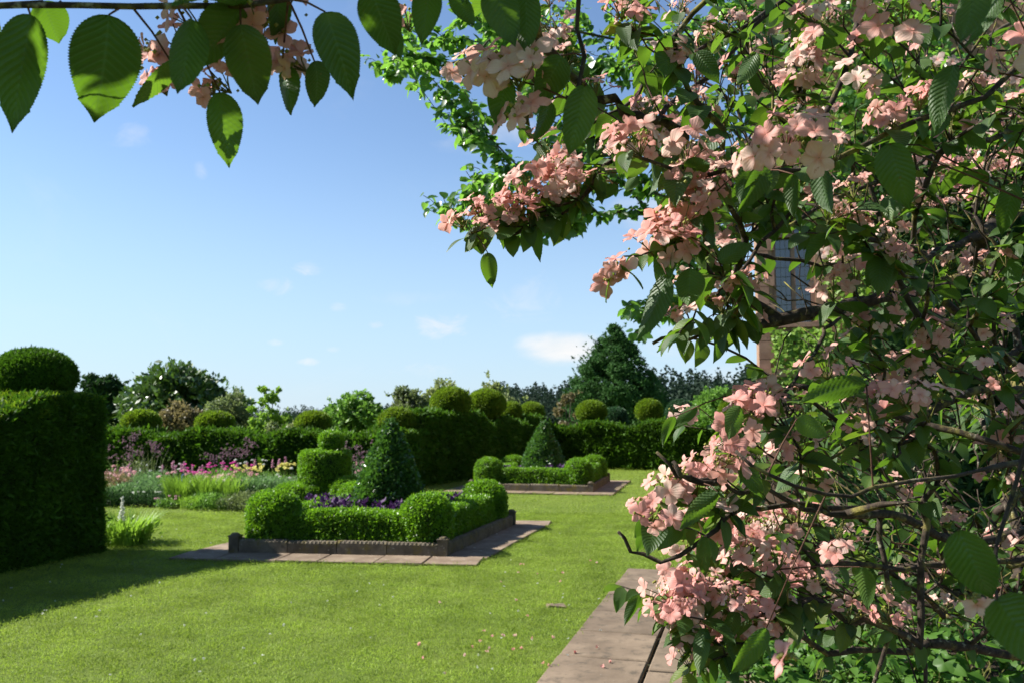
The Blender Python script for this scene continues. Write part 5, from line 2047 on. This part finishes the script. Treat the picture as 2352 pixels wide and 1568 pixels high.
# hanging leaves of the nearest twigs, each at its place (base x, y, tip x, y, width, distance, turn)
HERO = [
    (70, 33, 28, 302, 128, .72, .15), (250, 34, 232, 292, 186, .73, -.1), (440, 42, 420, 243, 100, .72, .2), (553, 56, 592, 250, 128, .73, .1),
    (505, 212, 528, 386, 96, .80, -.25), (748, 28, 812, 200, 122, .76, .1), (722, 140, 746, 253, 72, .82, .5), (648, 152, 694, 268, 62, .84, .6),
    (100, 2, 138, 104, 96, .80, .1), (850, -30, 905, 124, 120, .80, -.1), (638, -22, 648, 106, 66, .78, .5), (392, 140, 312, 252, 52, .80, .9),
    (912, 66, 908, 138, 40, .86, .5), (992, -30, 962, 82, 84, .82, .2), (1052, -20, 1070, 78, 62, .86, .5), (1135, -40, 1172, 108, 104, .80, .1),
    (1205, -24, 1222, 118, 84, .82, -.3), (1165, 180, 1130, 292, 80, .88, .2), (1290, 128, 1232, 242, 92, .84, .1), (1345, 196, 1306, 357, 92, .84, .1),
    (1262, 232, 1248, 322, 48, .88, .6), (1120, 580, 1126, 662, 46, 1.45, .1), (1235, 520, 1228, 590, 34, 1.5, .5), (1270, 505, 1262, 562, 30, 1.5, .4),
    (1530, 630, 1490, 790, 64, 1.15, .4), (1585, 615, 1582, 715, 78, 1.2, .1), (1650, 600, 1735, 548, 52, 1.2, -.3), (1592, 738, 1533, 806, 28, 1.45, .8),
    (1628, 728, 1616, 810, 40, 1.45, .3), (1722, 728, 1742, 796, 46, 1.45, .1), (1700, 700, 1662, 752, 36, 1.5, .5),
    (1550, 955, 1512, 1012, 28, 1.5, .6), (1600, 930, 1545, 985, 32, 1.6, .2), (1648, 1128, 1560, 1212, 50, 1.3, -.3), (1700, 1060, 1760, 1140, 50, 1.3, -.2),
    (2042, 330, 2082, 474, 98, .95, .1), (1885, 372, 1893, 522, 56, 1.1, .3), (1762, 382, 1712, 476, 60, 1.1, -.3), (1822, 400, 1812, 496, 44, 1.1, -.2), (1720, 380, 1690, 470, 46, 1.1, .2),
    (2200, 1215, 2285, 1400, 118, .62, .1), (2290, 1375, 2400, 1520, 140, .60, .1), (2240, -40, 2222, 118, 84, .70, .3), (2300, -40, 2270, 100, 40, .80, .9),
    (1990, 880, 1830, 900, 60, 1.05, .4), (1830, 960, 1900, 1000, 56, 1.05, .2), (1700, 930, 1660, 1010, 50, 1.3, .3), (1620, 1230, 1605, 1340, 40, 1.35, .3),
    (1505, 1300, 1445, 1400, 0, 1.5, .4), (1470, 1365, 1428, 1425, 30, 1.5, .4), (1500, 1370, 1488, 1425, 26, 1.5, .4), (1690, 1400, 1668, 1480, 40, 1.4, .3),
    (1760, 1440, 1690, 1560, 52, 1.1, .3), (1620, 1440, 1600, 1545, 44, 1.4, .2), (1975, 1300, 2005, 1380, 46, 1.3, .6), (2330, 420, 2290, 540, 60, 1.3, .2),
    (2190, 150, 2130, 290, 66, 1.0, .5), (1560, 1190, 1548, 1262, 34, 1.4, .3), (1510, 1200, 1520, 1240, 26, 1.4, .3), (2120, 880, 2100, 960, 46, 1.5, .4),
    (1880, 520, 1850, 580, 34, 1.5, .4), (1420, 425, 1362, 460, 34, 1.55, .2), (1375, 400, 1385, 470, 34, 1.5, .2), (1460, 400, 1440, 452, 34, 1.5, .3), (1240, 325, 1262, 385, 36, 1.6, .5),
    (1205, 300, 1190, 335, 30, 1.6, .5), (1600, 120, 1650, 180, 56, 1.4, .3), (1735, 120, 1700, 220, 50, 1.4, .3),
]
for (bx, by, tx, ty, w, d, turn) in HERO:
    if w == 0:
        continue
    a = P(bx, by, d)
    b = P(tx, ty, d + g7.uniform(-.02, .04))
    L = (b - a).length
    toward = (Vector((0, 0, EYE)) - a).normalized()
    y = (b - a).normalized()
    nn = Quaternion(y, turn * g7.choice((-1, 1))) @ toward
    w *= .90
    wid = w * K / FPX * d / (L * .62) / max(.5, math.cos(turn))
    # face turned away from the viewer as often as towards
    add_leaf(a, y, -nn if g7.random() < .6 else nn, L, wid, True)
    # short stalk back to the nearest twig
    A = np.array([tuple(p) for p in VB.pos])
    n = int(np.argmin(np.linalg.norm(A - np.array(a), axis=1)))
    if (VB.pos[n] - a).length > .004:
        leaves[-1] = leaves[-1][:4] + ((VB.pos[n], a),)

# nearest flower heads
for (x, y, d, nf, rad, size) in [(455, 35, .80, 5, .035, .042), (520, 70, .82, 6, .040, .040), (575, 20, .76, 5, .03, .042), (395, 90, .86, 4, .03, .034), (372, 190, .84, 3, .018, .034), (350, 120, .84, 2, .012, .036), (500, 190, .84, 3, .02, .034), (600, 60, .80, 3, .02, .045), (680, 150, .86, 3, .015, .040),
                                 (480, 195, .88, 3, .015, .030), (672, 140, .84, 4, .022, .036), (620, 10, .80, 4, .03, .036), (915, 30, 1.0, 3, .03, .034),
                                 (1115, 150, .86, 4, .028, .045), (1185, 150, .84, 5, .030, .042), (1190, 255, .86, 4, .022, .042), (1235, 165, .88, 3, .02, .04), (1070, 150, 1.1, 3, .02, .036),
                                 (1800, 310, .95, 6, .035, .042), (1870, 330, .98, 4, .03, .040), (1735, 350, 1.0, 5, .032, .040), (2060, 30, .85, 5, .03, .05), (2330, 110, .95, 3, .03, .042),
                                 (1985, 180, 1.1, 4, .03, .04), (1810, 1505, .72, 1, .006, .038), (2235, 1365, .78, 1, .010, .038), (2300, 860, 1.2, 3, .03, .034),
                                 (1412, 612, 1.15, 3, .014, .042), (1398, 640, 1.15, 2, .010, .044), (1600, 470, 1.2, 4, .03, .046), (1580, 395, 1.2, 4, .028, .044),
                                 (1545, 560, 1.2, 5, .03, .044), (1640, 430, 1.22, 3, .02, .046), (1705, 955, 1.32, 4, .03, .045), (1735, 900, 1.35, 3, .02, .045),
                                 (1668, 1055, 1.3, 4, .025, .046), (1500, 1178, 1.35, 4, .028, .040), (1540, 1375, 1.4, 5, .035, .040),
                                 (1480, 320, 1.3, 5, .035, .042)]:
    add_head(P(x, y, d), (g7.gauss(-.2, .35), -.8 + g7.gauss(0, .3), .5), nf, rad, size, True)

# ---- make the branches
used = 0
stuff_v, stuff_f = [], []
order = sorted(range(len(VB.chains)), key=lambda i: -max(VR[n] for n in VB.chains[i]['nodes']) / max(.4, VB.pos[VB.chains[i]['nodes'][-1]].y))
rank = {c: k for k, c in enumerate(order)}
for ci_, ch in enumerate(VB.chains):
    nd = ch['nodes']
    if len(nd) < 2:
        continue
    rad = [VR[i] for i in nd]
    if len(nd) > 2 and VB.par[nd[1]] == nd[0]:
        rad[0] = min(rad[0], rad[1] * 1.25)
    rad = [q * (1 + .22 * noise.noise(VB.pos[i] * 45)) for q, i in zip(rad, nd)]
    pts = [VB.pos[i] for i in nd]
    v, f = ([], []) if rank[ci_] < 290 else (stuff_v, stuff_f)
    tube(v, f, pts, rad, 7 if max(rad) > .004 else 5)
    if ch['info'].get('traced'):            # knots and lichen scabs
        for k in range(len(pts) * 2):
            i = g7.randrange(1, len(pts))
            c = pts[i - 1].lerp(pts[i], g7.random())
            s = rad[i] * g7.uniform(.35, .8)
            o_ = Vector((g7.gauss(0, 1), g7.gauss(0, 1), g7.gauss(.3, 1))).normalized() * rad[i] * .9
            k0 = len(v)
            c2 = c + o_
            for dd in ((1, 0, 0), (-1, 0, 0), (0, 1, 0), (0, -1, 0), (0, 0, 1), (0, 0, -1)):
                q = c2 + Vector(dd) * s * g7.uniform(.6, 1.2)
                v.append(tuple(q))
            f += [(k0, k0 + 2, k0 + 4), (k0 + 2, k0 + 1, k0 + 4), (k0 + 1, k0 + 3, k0 + 4), (k0 + 3, k0, k0 + 4), (k0 + 2, k0, k0 + 5), (k0 + 1, k0 + 2, k0 + 5), (k0 + 3, k0 + 1, k0 + 5), (k0, k0 + 3, k0 + 5)]
    if rank[ci_] < 290:
        mt = M['bark'] if max(rad) > .0022 or ch['info'].get('bare') else M['twig']
        link('branch', mk('branch', v, f, mt, True), vib)
if stuff_v:
    link('fine_twigs', mk('fine_twigs', stuff_v, stuff_f, M['bark'], True), vib)['kind'] = 'stuff'
pv, pf = [], []
for lf in leaves:
    if len(lf) > 4:
        a, b = lf[4]
        tube(pv, pf, [a, (a + b) / 2 + Vector((0, 0, .003)), b], [.0013, .0011, .0009], 5)
link('leaf_stalks', mk('leaf_stalks', pv, pf, M['twig'], True), vib)['kind'] = 'stuff'


# ---- leaves: the 300 that show largest are parts, the rest one part
def shown(M4, L):
    c = M4 @ Vector((0, .5 * L, 0))
    x, y = project(c)
    if not (-60 < x < 2412 and -60 < y < 1628):
        return 0
    return L / c.y


leaves.sort(key=lambda q: (-(shown(q[0], q[1]) + (10 if q[3] and shown(q[0], q[1]) else 0))))
rest = Soup()
for i, lf in enumerate(leaves):
    M4, L, w = lf[0], lf[1], lf[2]
    # keep the house gap mostly open
    cx_, cy_ = project(M4 @ Vector((0, .5 * L, 0)))
    if not lf[3] and 1755 < cx_ < 1850 and 640 < cy_ < 860 and g7.random() < .35:
        continue
    if i < 300:
        me = (leaf_hi_me if (lf[3] or M4.translation.y < 1.2) else leaf_md_me)[g7.randrange(NV)]
        o = bpy.data.objects.new('leaf', me)
        col.objects.link(o)
        o.parent = vib
        o.matrix_basis = Matrix.Translation(-vib_origin) @ M4 @ Matrix.Diagonal((L * w, L, L, 1))
    else:
        a = LEAF_LO[g7.randrange(NV)] if M4.translation.y > 1.35 else LEAF_MD[g7.randrange(NV)]
        rest.add(xform(a[0], M4, (L * w, L, L)), a[1], a[2], g7.random())
link('foliage', rest.mesh('foliage', M['vib_leaf']), vib)['kind'] = 'stuff'

# ---- flower heads
heads.sort(key=lambda h: -(h[5] * 10 + 1 / h[0].y) if -60 < project(h[0])[0] < 2412 and -60 < project(h[0])[1] < 1628 else 0)
rest = Soup()
budrest = Soup()
stalk_v, stalk_f = [], []
n_obj = 0
for (c, up, nf, rad, size, hero) in heads:
    cx_, cy_ = project(c)
    if 1745 < cx_ < 1850 and 640 < cy_ < 870:
        continue
    cream = g7.random() * .35
    if hero:
        cream = .35 if (cy_ < 380 and cx_ > 1000) or (cx_ > 1760 and cy_ < 1300) else 0
    near = n_obj + nf <= 298
    # small fertile flowers in the middle
    bs = Soup()
    for k in range(12 if c.y < 2.2 else 6):
        p = c + Vector((g7.gauss(0, rad * .45), g7.gauss(0, rad * .45), g7.gauss(0, rad * .22)))
        s = g7.uniform(.0018, .0032)
        vv = np.array([(p.x + s, p.y, p.z), (p.x - s, p.y, p.z), (p.x, p.y + s, p.z), (p.x, p.y - s, p.z), (p.x, p.y, p.z + s), (p.x, p.y, p.z - s)])
        bs.add(vv, np.array([[0, 2, 4, 4], [2, 1, 4, 4], [1, 3, 4, 4], [3, 0, 4, 4], [2, 0, 5, 5], [1, 2, 5, 5], [3, 1, 5, 5], [0, 3, 5, 5]])[:, :3], tint=g7.random())
        if k % 2 == 0:
            tube(stalk_v, stalk_f, [c - up * rad * .9, p], [.0009, .0006], 3)
    if near:
        ho = link('flower_head', bs.mesh('flower_head', M['f_bud']), vib)
    else:
        for a_, b_, t_, n_ in zip(bs.v, bs.f, bs.t, range(99)):
            budrest.add(a_, b_ - b_.min(), tint=t_)
    x_ = up.orthogonal().normalized()
    y_ = up.cross(x_)
    a0 = g7.uniform(0, 6.28)
    for k in range(nf):
        a = a0 + 2 * math.pi * k / nf + g7.uniform(-.3, .3)
        out = x_ * math.cos(a) + y_ * math.sin(a)
        rr2 = rad * g7.uniform(.55, 1.15)
        p = c + out * rr2 + up * g7.uniform(-.006, .012)
        nrm = up * g7.uniform(.4, 1.0) + out * g7.uniform(.1, 1.2) + Vector((g7.gauss(-.12, .25), g7.gauss(-.25, .25), g7.gauss(0, .2)))
        M4 = orient(p, nrm.orthogonal(), nrm)
        s = size * g7.uniform(.75, 1.2)
        tube(stalk_v, stalk_f, [c - up * rad * .8, (c + p) / 2 - up * rad * .3, p], [.0011, .0009, .0008], 3)
        if near:
            # tint by mesh: low numbers pink, high ones cream
            want = min(.999, max(0, g7.random() * .55 + cream))
            bi = min(range(NF), key=lambda q: abs((q * .37 % 1) - want) + g7.random() * .12)
            o = bpy.data.objects.new('floret', floret_me[bi])
            col.objects.link(o)
            o.parent = ho
            o.matrix_basis = Matrix.Translation(-vib_origin) @ M4 @ Matrix.Rotation(g7.uniform(0, 6.28), 4, 'Z') @ Matrix.Diagonal((s, s, s, 1))
            # ho sits at -origin inside the shrub, so its children use world coordinates
            o.matrix_basis = M4 @ Matrix.Rotation(g7.uniform(0, 6.28), 4, 'Z') @ Matrix.Diagonal((s, s, s, 1))
            n_obj += 1
        else:
            a_ = (FL_LO if c.y > 1.5 else FL_HI)[g7.randrange(NF)]
            rest.add(xform(a_[0], M4, (s, s, s)), a_[1], a_[2], min(1, g7.random() * .62 + cream))
link('blossom', rest.mesh('blossom', M['petal']), vib)['kind'] = 'stuff'
link('small_buds', budrest.mesh('small_buds', M['f_bud']), vib)['kind'] = 'stuff'
link('flower_stalks', mk('flower_stalks', stalk_v, stalk_f, M['stalk'], True), vib)['kind'] = 'stuff'
print('viburnum: leaves', len(leaves), 'heads', len(heads), 'chains', len(VB.chains))

# ================================================================== round-leaved tree behind the viburnum
KT = Branching(9)
kt_o = Vector((5.2, 7.2, 0))
kat = empty('round_leaved_tree', kt_o, 'airy tree with small round bright green leaves reaching in behind the pink shrub', 'tree')
tn = KT.polyline([(5.2, 7.2, -.05), (5.1, 7.1, 1.5), (4.9, 6.9, 3.0), (4.5, 6.6, 4.4), (4.0, 6.2, 5.6)], .3, wob=.02, info=dict(bare=True))
for pts in ([(2700, -300, 6.0), (2100, -60, 5.6), (1700, 60, 5.3), (1460, 90, 5.1), (1250, 60, 5.0), (1080, 120, 4.9), (960, 170, 4.9)],
            [(2600, -100, 6.0), (2000, 200, 5.8), (1650, 260, 5.4), (1400, 330, 5.2), (1220, 390, 5.0), (1080, 440, 5.0)],
            [(2400, 200, 6.4), (2000, 430, 6.2), (1750, 480, 5.8), (1600, 540, 5.5), (1530, 640, 5.4), (1490, 720, 5.4)]):
    pp = [P(*p) for p in pts]
    A = np.array([tuple(p) for p in KT.pos])
    n = int(np.argmin(np.linalg.norm(A - np.array(pp[0]), axis=1)))
    KT.polyline([KT.pos[n]] + pp, .12, attach=n, wob=.012, info=dict(bare=True))
rk = random.Random(31)
KREG = [(930, 150, 100, 48, 17), (1080, 55, 170, 75, 30), (1060, 235, 60, 50, 8), (1110, 300, 90, 50, 13), (1050, 440, 95, 75, 17), (1200, 450, 150, 100, 32), (1300, 180, 170, 140, 30), (1500, 80, 320, 130, 45),
        (1370, 400, 130, 100, 20), (1530, 500, 60, 80, 12), (1470, 720, 36, 50, 9), (1530, 690, 45, 60, 8), (1620, 560, 80, 80, 14), (1720, 260, 220, 220, 44), (1280, 520, 60, 40, 6), (1900, 450, 160, 120, 20), (1985, 150, 250, 180, 34), (2200, 150, 220, 260, 40)]
kt = []
for (cx, cy, rx, ry, n) in KREG:
    for i in range(n):
        a, q = rk.uniform(0, 6.283), rk.random() ** .5
        kt.append(P(cx + math.cos(a) * rx * q, cy + math.sin(a) * ry * q, rk.uniform(4.5, 6.0)))
kt.sort(key=lambda p: (p - Vector((4.2, 6.4, 4.5))).length)
for p in kt:
    KT.grow(p, .04, info={}, wob=.012, step=.11)
KR = KT.radii(.0022, 2.3, .11)


def round_leaf(seed):
    r = random.Random(seed)
    pts = [(0, 0, 0)]
    out = [(0, 0), (.28, .12), (.44, .38), (.38, .68), (.18, .92), (0, 1.06), (-.18, .92), (-.38, .68), (-.44, .38), (-.28, .12)]
    fo, dr = r.uniform(.05, .4), r.uniform(0, .3)
    v = [(x * .92, y, fo * abs(x) - dr * y * y) for x, y in out]
    v.append((0, .5, -dr * .25))
    f = [(0, 1, 2, 10), (10, 2, 3, 4), (10, 4, 5, 5), (10, 5, 6, 6)]
    f = [(0, 1, 2), (0, 2, 10), (10, 2, 3), (10, 3, 4), (10, 4, 5), (10, 5, 6), (10, 6, 7), (10, 7, 8), (0, 10, 8), (0, 8, 9)]
    uv = [(x + .5, y) for x, y in out] + [(.5, .5)]
    return np.array(v, np.float32), np.array(f), np.array(uv, np.float32)


RL = [round_leaf(i) for i in range(6)]
rl_me = [mk('leaf', a[0], a[1], M['kat_leaf'], True, a[2], (i + .5) / 6) for i, a in enumerate(RL)]
kl = []
for ch in KT.chains:
    nd = ch['nodes']
    if ch['info'].get('bare'):
        continue
    for i in nd[-8:]:
        p = KT.pos[i]
        prev = KT.pos[KT.par[i]]
        d = (p - prev)
        if d.length < 1e-4:
            continue
        for k in range(5):
            b = prev.lerp(p, rk.random()) + Vector((rk.gauss(0, .012), rk.gauss(0, .012), rk.gauss(0, .012)))
            q = d.normalized() * .5 + Vector((rk.gauss(0, .7), rk.gauss(0, .7), rk.uniform(-1.1, .2)))
            kl.append((orient(b + q.normalized() * .015, q, Vector((rk.gauss(0, .6), rk.gauss(-.3, .6), 1))), rk.uniform(.042, .068)))
kl.sort(key=lambda q: q[0].translation.y + (100 if not (0 < project(q[0].translation)[0] < 1560 and 0 < project(q[0].translation)[1] < 800) else 0))
sp = Soup()
for i, (M4, L) in enumerate(kl):
    if i < 300:
        o = bpy.data.objects.new('leaf', rl_me[rk.randrange(6)])
        col.objects.link(o)
        o.parent = kat
        o.matrix_basis = Matrix.Translation(-kt_o) @ M4 @ Matrix.Diagonal((L, L, L, 1))
    else:
        a = RL[rk.randrange(6)]
        sp.add(xform(a[0], M4, (L, L, L)), a[1], a[2], rk.random())
link('foliage', sp.mesh('foliage', M['kat_leaf']), kat)['kind'] = 'stuff'
v2, f2 = [], []
for ch in KT.chains:
    nd = ch['nodes']
    if len(nd) < 2:
        continue
    rad = [KR[i] for i in nd]
    if not ch['info'].get('bare'):
        rad[0] = min(rad[0], rad[1] * 1.3)
        tube(v2, f2, [KT.pos[i] for i in nd], rad, 5)
    else:
        v, f = [], []
        tube(v, f, [KT.pos[i] for i in nd], rad, 9)
        nm = 'trunk' if ch is KT.chains[0] else 'branch'
        link(nm, mk(nm, v, f, M['trunk'], True), kat)
link('fine_twigs', mk('fine_twigs', v2, f2, M['trunk'], True), kat)['kind'] = 'stuff'
print('round tree leaves', len(kl))

# dark evergreen that closes the view behind the pink shrub
root = empty('evergreen_tree', (4.9, 6.4, 0), 'dark evergreen mass standing behind the pink shrub at the right edge', 'tree')
cs = []
re_ = random.Random(4)
for i in range(95):
    x_px = re_.uniform(1960, 2700)
    y_px = re_.uniform(330, 1260)
    d = re_.uniform(5.2, 7.5)
    p = P(x_px, y_px, d)
    if p.z < .3:
        continue
    cs.append(((p.x + .2, p.y, p.z), .5, .45))
sp = Soup()
leaf_cloud(sp, cs, 42000, .085, .45, 4, shell=.3)
link('crown', sp.mesh('crown', M['p_dark'], False), root)['kind'] = 'stuff'
v, f = [], []
tube(v, f, [(4.9, 6.4, -.05), (4.85, 6.4, 1.5), (4.8, 6.4, 3.6), (4.7, 6.4, 4.6)], [.16, .13, .08, .03], 9)
for c in cs[:16]:
    tube(v, f, [(4.85, 6.4, re_.uniform(.8, 3)), tuple((Vector(c[0]) + Vector((4.85, 6.4, 2))) / 2), c[0]], [.05, .03, .01], 5)
link('trunk', mk('trunk', v, f, M['trunk'], True), root)

# ================================================================== low plants under the shrub
sv = [path_pt(-1.2, 1.9), path_pt(-1.2, 7), path_pt(9, 7), path_pt(9, 3.02), path_pt(4.0, 2.3), path_pt(3.0, 1.6)]
tag(link('shrub_bed_soil', mk('shrub_bed_soil', [(p.x, p.y, .022) for p in sv], [tuple(range(6))[::-1]], M['soil'])), kind='structure')


def lobed_leaf(seed):
    r = random.Random(seed)
    v = [(0, 0, 0), (0, .5, .03)]
    n = 14
    for k in range(n + 1):
        a = -2.5 + 5.0 * k / n
        rad = .5 * (1 + .22 * math.cos(a * 5.0)) * r.uniform(.92, 1.08)
        v.append((math.sin(a) * rad, .5 + math.cos(a) * rad, .10 * math.sin(a * 3 + seed) - .12 * rad))
    f = [(1, 2 + k, 3 + k) for k in range(n)] + [(0, 2 + n, 1), (0, 1, 2)]
    uv = [(q[0] + .5, q[1]) for q in v]
    return np.array(v, np.float32), np.array(f), np.array(uv, np.float32)


LBL = [lobed_leaf(i) for i in range(6)]
GC = [(1700, 1545, 3.6, .3, .25, 'low plant with magenta buds at the edge of the path'), (1790, 1560, 3.3, .36, .34, 'leafy plant at the bottom edge right of the path plant'),
      (1880, 1540, 3.4, .42, .42, 'leafy green plant below the nearest pink blossom, at the bottom edge'), (1990, 1520, 3.2, .45, .50, 'leafy plant between the two upright stems'),
      (2110, 1530, 3.1, .45, .50, 'leafy plant at the foot of the right upright stem'), (2240, 1520, 3.0, .45, .52, 'bright leafy plant left of the bottom right corner'),
      (2350, 1480, 3.1, .5, .60, 'bright leafy plant in the bottom right corner'), (1850, 1420, 4.4, .5, .42, 'leafy plant further back under the shrub, left part'),
      (1990, 1400, 4.5, .5, .48, 'leafy plant further back under the shrub, middle part'), (2130, 1400, 4.3, .5, .52, 'leafy plant further back under the shrub, right of the middle'),
      (2280, 1390, 4.2, .55, .66, 'tall leafy plant further back near the right edge'), (1780, 1350, 5.6, .5, .46, 'leafy plant at the far left end of the shaded bed'),
      (1930, 1320, 5.8, .6, .6, 'leafy plant at the back of the shaded bed'), (2120, 1310, 5.6, .6, .7, 'tall leafy plant at the back right of the shaded bed'), (2330, 1300, 5.4, .6, .8, 'tallest leafy plant at the back of the bed by the right edge')]
rg = random.Random(61)
for gi_, (x, y, d, rad, h, lab) in enumerate(GC):
    c = P(x, y, d)
    root = empty('ground_cover_plant', (c.x, c.y, .02), lab, 'plant', 'leafy plants under the pink shrub')
    sp = Soup()
    for k in range(230):
        a, q = rg.uniform(0, 6.283), rg.random() ** .5
        zz = h * rg.uniform(.35, 1.1) * (1 - .45 * q * q)
        p = Vector((c.x + math.cos(a) * rad * q, c.y + math.sin(a) * rad * q, .03 + zz))
        out = Vector((math.cos(a), math.sin(a), 0))
        dd = out * rg.uniform(.2, 1) + Vector((rg.gauss(0, .4), rg.gauss(0, .4), rg.uniform(-.5, .3)))
        L = rg.uniform(.05, .105)
        b = LBL[rg.randrange(6)] if gi_ % 3 else LEAF_LO[rg.randrange(NV)]
        sp.add(xform(b[0], orient(p, dd, Vector((rg.gauss(0, .4), rg.gauss(0, .4) - .2, 1))), (L, L, L)), b[1] if b[1].shape[1] == 3 else np.concatenate([b[1][:, [0, 1, 2]], b[1][:, [0, 2, 3]]]), b[2], rg.random())
    link('leaves', sp.mesh('leaves', M['ground_leaf']), root)['kind'] = 'stuff'
    v, f = [], []
    for k in range(16):
        a = rg.uniform(0, 6.283)
        q = rad * rg.random() ** .5
        tube(v, f, [(c.x + math.cos(a) * q * .3, c.y + math.sin(a) * q * .3, 0), (c.x + math.cos(a) * q * .6, c.y + math.sin(a) * q * .6, h * .5), (c.x + math.cos(a) * q, c.y + math.sin(a) * q, h * .9)], [.004, .003, .002], 4)
    link('stems', mk('stems', v, f, M['stalk']), root)['kind'] = 'stuff'
    if gi_ in (0, 1, 3, 14):
        for k in range(3):
            fs = Soup()
            leaf_cloud(fs, [((c.x + rg.uniform(-.2, .2), c.y - .1, h * rg.uniform(.9, 1.2)), .016, .016)], 16, .02, .8, k + gi_, shell=.3)
            link('flower_head', fs.mesh('flower_head', M['f_magenta'], False), root)

# purple-flowered plant seen past the shrub's rim
c = P(1740, 1150, 6.6)
root = empty('purple_flower_plant', (c.x, c.y, 0), 'thin plant with small purple round flower heads behind the rim of the pink shrub', 'plant')
sp = Soup()
blades(sp, (c.x, c.y), 70, .3, 1.0, .02, .35, rg)
leaf_cloud(sp, [((c.x, c.y, .55), .22, .42)], 500, .06, .5, 3, shell=.2)
link('foliage', sp.mesh('foliage', M['p_mid'], False), root)['kind'] = 'stuff'
for k in range(9):
    fs = Soup()
    q = P(1735 + rg.uniform(-22, 30), 1080 + rg.uniform(-14, 18), 6.5 + rg.uniform(-.1, .1))
    leaf_cloud(fs, [((q.x, q.y, q.z), .02, .02)], 20, .022, .8, k, shell=.3)
    link('flower_head', fs.mesh('flower_head', M['f_pink'], False), root)

# fallen petals and clover heads on the grass
sp, sw = Soup(), Soup()
for k in range(110):
    if k < 34:
        p = G(rg.uniform(950, 1420), rg.uniform(1290, 1560))
        leaf_cloud(sp, [((p.x, p.y, .026), .010, .005)], 4, .022, .8, k)
    else:
        p = G(rg.uniform(0, 1400), rg.uniform(1330, 1566) if k % 3 else rg.uniform(1160, 1330))
        leaf_cloud(sw, [((p.x, p.y, .026), .009, .006)], 9, .010, .8, k)
tag(link('fallen_petals', sp.mesh('fallen_petals', M['petal'], False)), 'scattered pale pink petals fallen on the mown grass near the path', 'petals', kind='stuff')
tag(link('clover_heads', sw.mesh('clover_heads', M['f_white'], False)), 'tiny white clover heads dotted over the mown lawn', 'clover', kind='stuff')
